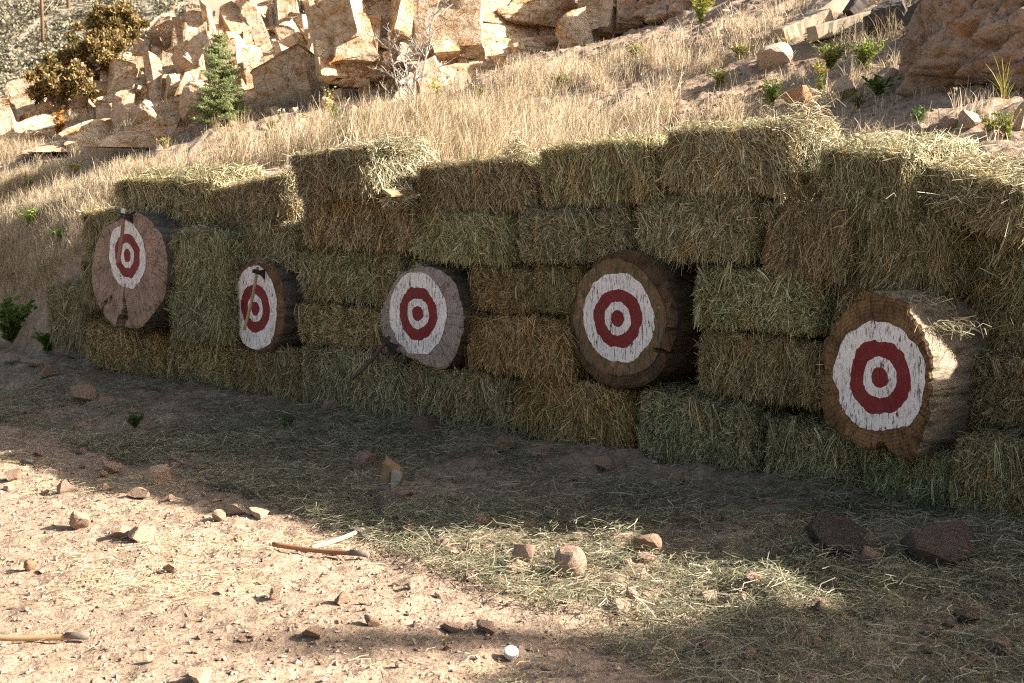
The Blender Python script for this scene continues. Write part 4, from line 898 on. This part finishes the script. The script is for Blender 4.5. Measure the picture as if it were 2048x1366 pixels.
def shade_pos(n):
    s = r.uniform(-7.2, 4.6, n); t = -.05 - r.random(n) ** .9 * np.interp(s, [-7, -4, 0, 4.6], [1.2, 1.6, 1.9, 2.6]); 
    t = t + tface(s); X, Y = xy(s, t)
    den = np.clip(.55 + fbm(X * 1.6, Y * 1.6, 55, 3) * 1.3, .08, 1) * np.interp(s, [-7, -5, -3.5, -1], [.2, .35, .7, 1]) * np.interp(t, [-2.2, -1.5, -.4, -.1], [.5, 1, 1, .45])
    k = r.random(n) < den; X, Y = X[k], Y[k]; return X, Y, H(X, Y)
V1, F1 = strewn(230000, shade_pos, .025, .14, .0008, .0017, .06)
def right_pos(n):
    X = r.uniform(.3, 3.0, n); Y = r.uniform(4.4, 6.6, n); den = np.clip(.5 + fbm(X * 2.2, Y * 2.2, 58, 3) * 1.6, .03, 1) * np.interp(X, [.3, 1.3], [.15, 1]) * np.interp(Y, [4.4, 5.2], [.4, 1]); k = r.random(n) < den
    return X[k], Y[k], H(X[k], Y[k])
V2, F2 = strewn(40000, right_pos, .03, .15, .0008, .0016, .03)
V, F = join([(V1, F1), (V2, F2)])
o = obj("loose_hay", mesh_np("loose_hay", V, F, M['loose'])); tag(o, "loose grey green hay strewn in the shade below the wall", "hay", kind="stuff")
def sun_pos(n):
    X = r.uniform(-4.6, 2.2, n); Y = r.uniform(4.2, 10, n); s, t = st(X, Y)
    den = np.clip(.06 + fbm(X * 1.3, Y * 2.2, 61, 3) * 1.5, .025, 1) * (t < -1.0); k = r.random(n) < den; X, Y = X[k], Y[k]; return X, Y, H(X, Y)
V, F = strewn(150000, sun_pos, .015, .09, .0007, .0015, .010, flat=.10)
o = obj("loose_straw", mesh_np("loose_straw", V, F, M['straw'])); tag(o, "thin pale straw scattered over the sunlit dirt", "straw", kind="stuff")
# heaps lying on logs and boulders, tufts at the wall top
def heap(n, c, rad, hgt, axis=None):
    p = np.array(c)[None] + r.normal(0, 1, (n, 3)) * np.array(rad)[None] + np.array([0, 0, 1]) * np.abs(r.normal(0, hgt, n))[:, None]
    ph = r.uniform(0, 6.28, n); L = r.uniform(.04, .16, n); el = r.normal(.05, .35, n)
    d = np.stack([np.cos(ph) * np.cos(el), np.sin(ph) * np.cos(el), np.sin(el)], 1); bend = r.normal(0, .15, (n, 3)) * L[:, None]
    return ribbons(np.stack([p - d * (L / 2)[:, None] - [0, 0, .01], p + bend, p + d * (L / 2)[:, None] - np.array([0, 0, 1]) * (L * .2)[:, None]], 1), norm(np.cross(d, r.normal(size=(n, 3)))), r.uniform(.0009, .0019, n))
HP = []
def hp(px, py, off, n, along, up, into, z=0): 
    c = on_face(px, py, off); q = r.normal(0, 1, (n, 3))
    HP.append((c, n, along, up, into, z))
def build_heaps(name, label, lst, mat):
    parts = []
    for px, py, off, n, along, into, up in lst:
        c = on_face(px, py, off); v, f = heap(n, (0, 0, 0), (along, into, .012), up)
        v2 = np.stack([v[:, 0] * Q + v[:, 1] * Q, -v[:, 0] * Q + v[:, 1] * Q, v[:, 2]], 1) + c; parts.append((v2, f))
    V, F = join(parts); o = obj(name, mesh_np(name, V, F, mat)); tag(o, label, "hay", kind="stuff")
build_heaps("loose_hay", "wisps of loose hay lying on logs and bale tops of the wall",
    [(1835, 604, -.06, 170, .05, .08, .02), (1900, 655, .0, 160, .08, .10, .03), (1618, 275, .12, 500, .04, .10, .10), (1700, 285, .15, 400, .12, .10, .02), (1840, 325, .2, 400, .12, .10, .03), (1960, 400, .2, 400, .14, .10, .03),
     (785, 300, -.1, 700, .04, .10, .04), (800, 408, -.1, 500, .04, .05, .05), (395, 462, -.1, 250, .08, .06, .02), (545, 522, .0, 150, .06, .06, .015), (850, 535, .05, 150, .05, .04, .015), (1035, 310, -.02, 250, .03, .03, .05)], M['hay'])

# ------------------------------------------------------------------ dry grass on the slope
def grass_clumps(cx, cy, nb, hgt, spread, lean, w=.003):
    n = len(cx) * nb; X = np.repeat(cx, nb) + r.normal(0, 1, n) * np.repeat(spread, nb) * .5; Y = np.repeat(cy, nb) + r.normal(0, 1, n) * np.repeat(spread, nb) * .5
    Z = H(X, Y) - .01; L = np.repeat(hgt, nb) * r.uniform(.5, 1.15, n); ph = r.uniform(0, 6.28, n)
    out = np.stack([np.cos(ph), np.sin(ph), np.zeros(n)], 1) * r.uniform(.1, .75, n)[:, None] + np.array([lean, -.05, 0])
    P = []
    for f in (0, .35, .7, 1.0):
        up = f - .38 * f * f * np.linalg.norm(out, axis=1) * 1.3
        P.append(np.stack([X, Y, Z], 1) + out * (L * f ** 1.8 * .75)[:, None] + np.array([0, 0, 1.0]) * (L * up)[:, None])
    P = np.stack(P, 1); sd = norm(np.cross(out + 1e-3, np.array([0, 0, 1.0])) + r.normal(0, .4, (n, 3)))
    ww = w * r.uniform(.6, 1.2, n)[:, None] * np.array([1, .9, .7, .25])[None]
    return ribbons(P, sd, ww)
parts = []
n = 6400; s = r.uniform(-21, 1.0, n); t = r.uniform(2.3, 6.3, n); X, Y = xy(s, t)
den = np.clip(.24 + fbm(X * .9, Y * .9, 91, 3) * 2.2, .04, 1) * np.interp(s, [-21, -14, -8.5, -7.2, -5.6, -4, -1.8, 0, 1], [.9, .9, .75, .3, .22, .85, .5, .12, .08]) * (t > np.interp(s, [-9, -6, -3], [2.3, 2.6, 2.3])) * np.interp(t, [2.3, 3, 5.2, 6.2], [.8, 1, .9, .25])
k = r.random(n) < den; X, Y = X[k], Y[k]
parts.append(grass_clumps(X, Y, 42, r.uniform(.10, .34, len(X)) * (1 + .5 * fbm(X * 1.7, Y * 1.7, 95, 2)), r.uniform(.06, .2, len(X)), .12))
n = 3600; s = r.uniform(-15, -5.6, n); t = r.uniform(.9, 3.2, n); X, Y = xy(s, t); k = r.random(n) < np.clip(.6 + fbm(X * .8, Y * .8, 93, 3), .1, 1) * np.interp(t, [.9, 1.6], [.15, 1]); X, Y = X[k], Y[k]
parts.append(grass_clumps(X, Y, 30, r.uniform(.08, .25, len(X)), r.uniform(.08, .2, len(X)), .1))
n = 420; s = r.uniform(-6.8, -1.2, n); t = r.uniform(1.2, 3.2, n); X, Y = xy(s, t); k = r.random(n) < np.interp(s, [-6.8, -5.2, -4.2, -1.6], [.1, .3, 1, .6]); X, Y = X[k], Y[k]
parts.append(grass_clumps(X, Y, 60, r.uniform(.28, .52, len(X)), r.uniform(.10, .2, len(X)), .3))
n = 260; s = r.uniform(-1.5, 3.5, n); t = r.uniform(.9, 4.5, n); X, Y = xy(s, t)
parts.append(grass_clumps(X, Y, 16, r.uniform(.06, .2, n), r.uniform(.04, .12, n), .1))
V, F = join(parts); o = obj("dry_grass", mesh_np("dry_grass", V, F, M['grass'])); tag(o, "tall dry tan grass over the slope behind the wall", "grass", kind="stuff")

# ------------------------------------------------------------------ single plants
def plant(name, label, px, py, hpx, nst, cat="plant", tint=(1, 1, 1), flower=None, leafy=8, leaf=.05, spread=.5, stem=True, hill=True, leafw=.22, group=None, lw=None):
    p = on_hill(px, py) if hill else on_ground(px, py); p[2] = float(H(p[0], p[1])); Hh = hpx * p[1] / FPX
    q = np.random.default_rng(int(px * 3 + py)); root = empty(name, tuple(p)); tag(root, label, cat, group)
    SP = []; LP = []; FP = []
    for i in range(nst):
        ph = q.uniform(0, 6.28); ln = Hh * q.uniform(.55, 1.05); o_ = np.array([math.cos(ph), math.sin(ph), 0]) * spread * q.uniform(.1, 1) * ln
        f = np.linspace(0, 1, 5)[:, None]; P = o_ * f ** 1.3 + np.array([0, 0, ln]) * f * (1 - .15 * f * spread); SP.append(P)
        for j in range(leafy):
            u = q.uniform(.08, 1); c = o_ * u ** 1.3 + np.array([0, 0, ln * u * (1 - .15 * u * spread)]); a = q.uniform(0, 6.28); d = np.array([math.cos(a), math.sin(a), q.uniform(-.1, .9) if leafw > .1 else q.uniform(.7, 3.5)]); d /= np.linalg.norm(d); l_ = leaf * Hh / .3 * q.uniform(.6, 1.2) if lw is None else lw * q.uniform(.6, 1.2)
            LP.append((c, c + d * l_ * .55 + np.array([0, 0, l_ * .08]), c + d * l_))
        if flower is not None:
            for j in range(5):
                c = P[-1] - q.random() * .3 * (P[-1] - P[-2]) + q.normal(0, .012, 3)
                for _ in range(4): d = q.normal(size=3); d /= np.linalg.norm(d); FP.append((c - d * .006, c + d * .006))
    if stem:
        SPn = np.array(SP); v, f = ribbons(SPn, norm(q.normal(size=(nst, 3))), np.full((nst, 5), .0022) * np.linspace(1, .5, 5)[None])
        v2, f2 = ribbons(SPn, norm(q.normal(size=(nst, 3))), np.full((nst, 5), .0022)); v, f = join([(v, f), (v2, f2)])
        obj("stem", mesh_np("stem", v, f, M['stem']), root)
    if LP:
        LPn = np.array(LP); d = LPn[:, 2] - LPn[:, 0]; ll = np.linalg.norm(d, axis=1); sd = norm(np.cross(d, q.normal(size=d.shape)))
        v, f = ribbons(LPn, sd, ll[:, None] * leafw * np.array([.35, 1, .12])[None]); obj("leaves", mesh_np("leaves", v, f, M['green']), root, color=tint)
    if FP:
        FPn = np.array(FP); v, f = ribbons(FPn, norm(q.normal(size=(len(FP), 3))), np.full(len(FP), .0055)); obj("flowers", mesh_np("flowers", v, f, M['flower']), root, color=flower)
    return root
YEL = (1, 1, 1); WHT = (1.3, 1.5, 8)
plant("rabbitbrush", "yellow flowering shrub at the top edge right of centre", 1402, 48, 62, 34, "shrub", (1.8, 1.7, .7), YEL, 16, .03, .7)
plant("rabbitbrush", "tall yellow flowered weed in front of the dark timbers, upper right", 1858, 70, 76, 18, "shrub", (.8, .9, .6), YEL, 14, .03, .35)
plant("yellow_weed", "thin yellow flowered weed beside the orange stone", 1640, 186, 70, 8, "plant", (1.6, 1.5, .6), YEL, 10, .04, .25)
plant("yellow_weed", "yellow flowered weed behind the whitish boulder", 1572, 124, 46, 8, "plant", (1.5, 1.5, .7), YEL, 8, .04, .35)
plant("yellow_weed", "single yellow green mullein stalk below the bare sapling", 874, 212, 52, 4, "plant", (3.2, 2.6, .8), YEL, 14, .05, .18)
plant("leafy_weed", "dark green rosette right of the white angular stone", 1757, 196, 44, 22, "plant", (.75, .9, .6), None, 8, .09, 1.1, False)
plant("leafy_weed", "low green plant on the dark dirt of the upper right slope", 1836, 246, 34, 12, "plant", (1, 1.1, .8), None, 7, .09, .9, False)
plant("leafy_weed", "green bushy weed right above the wall's highest bale", 1540, 218, 62, 44, "plant", (1.3, 1.3, .9), None, 14, .04, .6)
plant("leafy_weed", "olive bushy weed below the old timbers", 1660, 140, 62, 50, "plant", (1.6, 1.4, 1), None, 14, .04, .8)
plant("leafy_weed", "large olive weed left of the dark path, upper right", 1730, 140, 66, 70, "plant", (1.7, 1.6, 1.1), None, 14, .04, .8)
plant("leafy_weed", "reddish green weed cluster above the shaggy top bale", 1716, 222, 40, 22, "plant", (1.4, 1.1, .7), None, 9, .06, .9)
plant("leafy_weed", "dark green weed in the dry grass left of the tallest left bale", 668, 246, 36, 22, "plant", (.9, .9, .6), None, 10, .07, .8)
plant("leafy_weed", "small green weed in the bare patch above the sloping bale", 540, 284, 28, 16, "plant", (1, 1.1, .7), None, 9, .07, .9)
plant("leafy_weed", "low green weed above the left end bale", 465, 294, 24, 16, "plant", (1, 1.1, .7), None, 9, .07, .9)
plant("leafy_weed", "green weed on the bare ground below the bare sapling", 800, 246, 26, 14, "plant", (1, 1.1, .8), None, 9, .07, .9)
plant("leafy_weed", "tiny green weed just above the sunlit bale end", 770, 262, 20, 10, "plant", (1, 1.1, .8), None, 9, .07, .9)
plant("leafy_weed", "bright green weed on the left slope in the sun", 62, 455, 40, 26, "plant", (1.5, 1.6, .9), None, 12, .06, .8)
plant("leafy_weed", "green weed at the shadow edge on the left slope", 118, 486, 36, 22, "plant", (1.6, 1.9, 1), None, 12, .06, .8)
plant("leafy_bush", "large leafy green bush at the left edge beside the wall's end", 22, 690, 100, 40, "bush", (.9, 1.05, .65), None, 16, .05, .7, True, False)
plant("leafy_bush", "dark green grass tuft at the foot of the left end bale", 100, 704, 46, 40, "bush", (.7, .9, .5), None, 10, .10, .9, False, False)
plant("grass_tuft", "dark green grass tuft in the shaded hay, left of the middle", 270, 860, 26, 46, "grass tuft", (.55, .62, .45), None, 5, .22, 1.0, False, False, .05)
plant("grass_tuft", "green grass tuft right below the bales under the axe log", 575, 862, 22, 40, "grass tuft", (.55, .62, .45), None, 5, .22, 1.0, False, False, .05)
plant("yarrow", "white topped yarrow stalk on the dark dirt, upper right", 1806, 90, 42, 4, "plant", (1, 1, .8), WHT, 5, .05, .2)
plant("yarrow", "dried brown yarrow stalk in front of the big outcrop", 1910, 246, 74, 1, "plant", (1.6, 1.1, .8), (.8, .9, 4), 6, .03, .15)
plant("yarrow", "white yarrow heads in the grass right of the spruce", 560, 208, 30, 6, "plant", (1.3, 1.2, .9), WHT, 5, .05, .5)
plant("golden_grass", "golden upright grass blades against the big outcrop", 2008, 224, 62, 10, "grass tuft", (2.6, 1.6, .7), None, 3, .3, .15, False, True, .012)
plant("dry_weed", "tall dry reddish weed spikes in front of the shaded recess", 658, 196, 66, 10, "plant", (3.5, 2.2, 1.6), None, 20, .025, .3)
plant("red_shrub", "small red leaved shrub in the left rubble", 118, 206, 60, 14, "shrub", (3.0, .9, .5), None, 12, .05, .6)
plant("leafy_weed", "green and rust coloured weeds at the right edge above the slumped bale", 1985, 275, 44, 30, "plant", (1.5, 1.2, .8), None, 10, .06, .9)
plant("leafy_weed", "dry greenish weed at the right edge beside the slumped bale", 2010, 372, 70, 24, "plant", (1.9, 1.7, 1.2), None, 10, .04, .5)

for i_, (px_, py_, hh_) in enumerate(((540, 262, 26), (612, 236, 30), (720, 226, 28), (905, 232, 26), (960, 200, 30), (1120, 176, 34), (1010, 240, 28), (1270, 120, 36), (1480, 120, 34), (1440, 176, 38), (1585, 246, 30), (330, 300, 26), (150, 350, 26), (60, 380, 28), (250, 290, 24))):
    plant("scrub_clump", "low grey green scrub clump in the dry grass behind the wall", px_, py_, hh_, 30, "shrub", (2.5, 1.75, 1.9), None, 12, .06, .9, True, True, .2, "grey green scrub on the slope")
# spruce
def conifer(label, base, Hh, Rr, seed, needle, nm="spruce_tree", whorls=26, nl=.030, wd=.0022, group=None, dens=1.0, mat='needle'):
    q = np.random.default_rng(seed); root = empty(nm, tuple(base)); tag(root, label, "tree", group)
    zz = np.linspace(0, Hh, 10); v, a, b_ = tube(np.stack([zz * 0, zz * 0, zz], 1), np.linspace(Hh * .022, Hh * .004, 10), 8); obj("trunk", mesh_np("trunk", v, [a, b_], M['bark_brown'], smooth=True), root)
    C = []; D = []
    tl = []
    for i in range(whorls):
        f = (i + q.uniform(-.2, .2)) / whorls; z = Hh * (.05 + .93 * f); rad = Rr * (1 - f) ** .85 * q.uniform(.8, 1.12) + Rr * .05
        nb = int(7 + 4 * (1 - f))
        for j in range(nb):
            a = q.uniform(0, 6.28); ln = rad * q.uniform(.5, 1.2); rise = q.uniform(-.05, .35) * (1 - .3 * f)
            d = np.array([math.cos(a), math.sin(a), rise]); tip = np.array([0, 0, z]) + d * ln + np.array([0, 0, .12 * ln])
            tl.append((np.array([0, 0, z]), np.array([0, 0, z]) + d * ln * .5, tip))
            # side twigs
            for u in np.linspace(.25, 1, max(4, int(ln / (nl * 1.2)))):
                c = np.array([0, 0, z]) + d * ln * u + np.array([0, 0, .12 * ln * u * u]); tw = ln * .34 * (1.15 - u) + nl
                for sgn in (-1, 1):
                    td = d * .8 + np.array([-math.sin(a), math.cos(a), 0]) * sgn * .9 + np.array([0, 0, q.uniform(-.1, .25)]); td /= np.linalg.norm(td)
                    m_ = max(2, int(tw / nl * 4 * dens))
                    for w in q.uniform(0, 1, m_): C.append(c + td * tw * w); D.append(td)
    C = np.array(C); D = np.array(D); n = len(C); dd = norm(D * .7 + q.normal(0, .75, (n, 3))); L = nl * q.uniform(.6, 1.2, n)
    P = np.stack([C, C + dd * L[:, None]], 1); v, f = ribbons(P, norm(np.cross(dd, q.normal(size=(n, 3)))), np.full((n, 2), wd) * np.array([1, .5])); obj("crown", mesh_np("crown", v, f, M[mat]), root)
    tl = np.array(tl); v, f = ribbons(tl, norm(q.normal(size=(len(tl), 3))), np.full((len(tl), 3), Hh * .003)); obj("branches", mesh_np("branches", v, f, M['bark_brown']), root)
    return root
p = on_wall(440, 206, 4.75); p[2] = float(H(p[0], p[1])) - .02
k = p[1] / FPX; conifer("small blue green spruce standing before the pale rocks, upper left", p, 196 * k, 60 * k, 4, None, nl=.036, wd=.0042, dens=1.9, whorls=20)
# juniper shrubs on the ridge
def juniper(label, px, py, Y, wpx, hpx, seed):
    q = np.random.default_rng(seed); c = at_depth(px, py, Y); k = Y / FPX; w = wpx * k / 2; h = hpx * k
    root = empty("juniper_bush", (c[0], c[1], c[2] - .3)); tag(root, label, "bush", None)
    v, a, b_ = tube([(0, 0, -.4), (.05, 0, .0), (.1, .05, h * .3)], [.06, .05, .03], 7); obj("trunk", mesh_np("trunk", v, [a, b_], M['bark_brown']), root)
    cl = norm(q.normal(0, 1, (70, 3))) * q.uniform(.15, 1.15, (70, 1)); cl[:, 2] = cl[:, 2] * .75 + .15; cl = cl * np.array([w * 1.1, w * .7, h * 1.05]) * q.uniform(.7, 1.25, (70, 1))
    C = (cl[:, None] + q.normal(0, 1, (70, 200, 3)) * (.05 + .10 * q.random((70, 1, 1))) * min(w, h) * np.array([1, 1, .8])).reshape(-1, 3); n = len(C); d = norm(q.normal(size=(n, 3)) + np.array([0, 0, .9])); L = q.uniform(.04, .10, n)
    v, f = ribbons(np.stack([C, C + d * L[:, None]], 1), norm(np.cross(d, q.normal(size=(n, 3)))), np.full(n, .011)); obj("crown", mesh_np("crown", v, f, M['juniper']), root)
juniper("dark rust coloured juniper bush low on the ridge, left one", 118, 132, 24.3, 130, 46, 5)
juniper("dark rust coloured juniper bush higher on the ridge, right one", 190, 78, 24.8, 130, 52, 6)
juniper("orange brown bush at the top edge above the rubble", 228, 20, 25.5, 100, 40, 8)
# bare sapling
def sapling(label, px, py, hpx, seed, nst=4, mat='twig', name="bare_sapling"):
    p = on_wall(px, py, 4.35); p[2] = float(H(p[0], p[1])); Hh = hpx * p[1] / FPX; q = np.random.default_rng(seed); root = empty(name, tuple(p)); tag(root, label, "sapling")
    tr = []; tw = []
    def grow(a, d, L, r0, lev):
        pts = [a]; dd = d.copy(); k = 6
        for i in range(k): dd = dd + q.normal(0, .13, 3) + np.array([0, 0, .05]); dd /= np.linalg.norm(dd); pts.append(pts[-1] + dd * L / k)
        (tr if lev == 0 else tw).append(tube(pts, np.linspace(r0, r0 * .35, k + 1), 5))
        if lev < 3:
            for j in range([11, 5, 3][lev]):
                u = q.uniform(.25, .98); c = pts[int(u * k)]; a2 = q.uniform(0, 6.28); e = dd * .55 + np.array([math.cos(a2), math.sin(a2), .15]) * .8; grow(c, e / np.linalg.norm(e), L * q.uniform(.22, .42), r0 * .5, lev + 1)
    for i in range(nst): grow(np.array([q.normal(0, .03), q.normal(0, .03), 0]), np.array([q.normal(0, .18), q.normal(0, .15), 1.]), Hh * (1 if i == 0 else q.uniform(.5, .8)), .014, 0)
    v, f = join_tubes(tr); obj("trunk", mesh_np("trunk", v, f, M[mat]), root); v, f = join_tubes(tw); obj("twigs", mesh_np("twigs", v, f, M[mat]), root)
sapling("leafless pale grey sapling in front of the blocky cliff", 824, 192, 250, 12)
# timbers upper right
def beam(name, label, pa, pb, ya, yb, w, h, mat, cat="timber"):
    a = at_depth(*pa, ya); b_ = at_depth(*pb, yb); d = b_ - a; L = np.linalg.norm(d); q = np.random.default_rng(int(pa[0])); k = 14
    prof = np.array([(-.5, -.42), (-.42, -.5), (.42, -.5), (.5, -.42), (.5, .42), (.42, .5), (-.42, .5), (-.5, .42)]) * np.array([w, h]); V = []
    for i in range(k + 1):
        pr = prof * (1 + q.normal(0, .03, (8, 2))); V.append(np.stack([pr[:, 0], np.full(8, L * i / k), pr[:, 1]], 1))
    V = np.concatenate(V); F = [(i * 8 + j, i * 8 + (j + 1) % 8, (i + 1) * 8 + (j + 1) % 8, (i + 1) * 8 + j) for i in range(k) for j in range(8)]
    V = np.concatenate([V, [[0, 0, 0], [0, L, 0]]]); F3 = [(len(V) - 2, (j + 1) % 8, j) for j in range(8)] + [(len(V) - 1, k * 8 + j, k * 8 + (j + 1) % 8) for j in range(8)]
    o = obj(name, mesh_np(name, V, [np.array(F), np.array(F3)], M[mat])); yx = Vector(d).normalized(); xx = yx.cross(Vector((0, 0, 1))).normalized(); zx = xx.cross(yx); m_ = Matrix((xx, yx, zx)).transposed().to_4x4(); m_.translation = Vector(a); o.matrix_world = m_
    tag(o, label, cat); return o
D_ = on_hill(1600, 70)[1]
beam("timber_beam", "old squared timber with bright sawn end, upper right slope", (1560, 82), (1655, 42), D_, D_ + .2, .20, .22, 'timber')
beam("timber_beam", "grey split timber lying in front of the squared one", (1625, 68), (1745, 36), D_ - .5, D_ - .3, .16, .13, 'timber')
beam("timber_beam", "long weathered timber behind the squared one, upper right", (1620, 50), (1720, -18), D_ + .5, D_ + .8, .2, .2, 'timber')
beam("timber_post", "dark leaning post against the upper edge, right", (1700, 30), (1745, -40), D_ + .1, D_ + .2, .12, .12, 'charred')
beam("plank", "wide pale plank lying across the upper right stones", (1785, 14), (1925, 24), D_ + .4, D_ - .2, .35, .14, 'timber_pale', "plank")
beam("plank", "pale narrow plank leaning on the big outcrop", (1925, 62), (1965, 4), D_ - 1.4, D_ - 1.2, .07, .10, 'timber_pale', "plank")
for (x, y, w, h, lab) in ((1790, 62, 70, 56, "dark charred stump left of the dark hollow, upper right"), (1880, 66, 110, 60, "dark burnt wood heap under the pale plank"), (1760, 62, 60, 50, "dark root lump beside the grey split timber")):
    stone(lab, x, y, w, h, rock_mesh("stump", x, M['charred'], 4, 9, (.45, .8), .12), (1, 1, 1), True, cat="stump", name="charred_stump")
# utility poles and wires, far left
def pole(label, px, py, Y, hpx, wpx):
    c = at_depth(px, py, Y); k = Y / FPX; L = hpx * k; v, a, b_ = tube([(0, 0, -1), (0, 0, L * .5), (.05, 0, L)], [wpx * k / 2, wpx * k / 2 * .95, wpx * k / 2 * .85], 12)
    root = empty("utility_pole", tuple(c)); tag(root, label, "pole"); obj("pole_shaft", mesh_np("pole_shaft", v, [a, b_], M['pole'], smooth=True), root)
    v, a, b_ = tube([(-1.2, 0, L * .93), (1.2, 0, L * .93)], .07, 6); obj("crossarm", mesh_np("crossarm", v, [a, b_], M['pole']), root)
    return c, L
pole("brown wooden utility pole before the far hillside, left one", 86, 100, 95, 330, 7)
pole("greyish utility pole before the far hillside, right one", 138, 60, 105, 300, 7)
for lab, A_, B_ in (("thin guy wire slanting across the far hillside, left", (12, -10, 95), (66, 70, 95)), ("thin guy wire rising from the left edge to the poles", (0, 118, 92), (112, -6, 104))):
    a = at_depth(*A_); b_ = at_depth(*B_); v, q_, t3 = tube([a, (a + b_) / 2 - [0, 0, .3], b_], .022, 5); tag(obj("guy_wire", mesh_np("guy_wire", v, [q_, t3], M['wire'])), lab, "wire")
# trees out of frame to the right: their shadows fall over the lower right corner
def broadleaf(label, x, y, hc, Rr, seed):
    q = np.random.default_rng(seed); z0 = float(H(x, y)); root = empty("leafy_bush", (x, y, z0)); tag(root, label, "bush")
    tl = [tube([(0, 0, -.1), (.05, 0, hc * .4), (-.05, .05, hc), (0, 0, hc + Rr * .6)], [.17, .13, .09, .02], 9)]
    for i in range(16):
        a = q.uniform(0, 6.28); e = q.uniform(-.2, 1.2); d = np.array([math.cos(a) * math.cos(e), math.sin(a) * math.cos(e), math.sin(e)]); b0 = np.array([0, 0, hc - Rr * q.uniform(.1, .8)])
        tl.append(tube([b0, b0 + d * Rr * .5 + [0, 0, .1], np.array([0, 0, hc]) + d * Rr * .85], [.05, .035, .01], 6))
    v, f = join_tubes(tl); obj("trunk", mesh_np("trunk", v, f, M['bark_grey']), root)
    n = 30000; d = norm(q.normal(size=(n, 3))); rad = Rr * q.random(n) ** .4 * (1 + fbm(d[:, 0] * 2.2 + 3, d[:, 1] * 2.2 + d[:, 2] * 2, seed, 2) * .22); C = d * rad[:, None] + np.array([0, 0, hc])
    k = fbm(C[:, 0] * 1.6, C[:, 1] * 1.6 + C[:, 2] * 1.3, seed + 3, 2) > -.55; C = C[k]; n = len(C); dd = norm(q.normal(size=(n, 3))); L = q.uniform(.05, .09, n)
    v, f = ribbons(np.stack([C - dd * L[:, None], C, C + dd * L[:, None]], 1), norm(np.cross(dd, q.normal(size=(n, 3)))), L[:, None] * np.array([.15, .6, .1])[None]); obj("crown", mesh_np("crown", v, f, M['green']), root, color=(1.2, 1.2, .8))
def shading_spot(gx_, gy_, height):                      # where a tree must stand for its part at this height to shade (gx_, gy_)
    x, y = gx_ + 9.0, gy_
    for _ in range(25):
        L = (float(H(x, y)) + height) / math.tan(SUN_EL); x, y = gx_ + L * math.cos(SUN_AZ), gy_ + L * math.sin(SUN_AZ)
    return x, y
bx_, by_ = shading_spot(3.45, 3.55, 1.5); broadleaf("big rounded leafy bush standing out of the picture to the right", bx_, by_, 1.5, 1.75, 71)
bx_, by_ = shading_spot(-1.1, 4.85, 5.4); conifer("slim spruce out of the picture to the right of the range", (bx_, by_, float(H(bx_, by_))), 5.4, .55, 72, None, whorls=26, nl=.12, wd=.016, dens=.25)
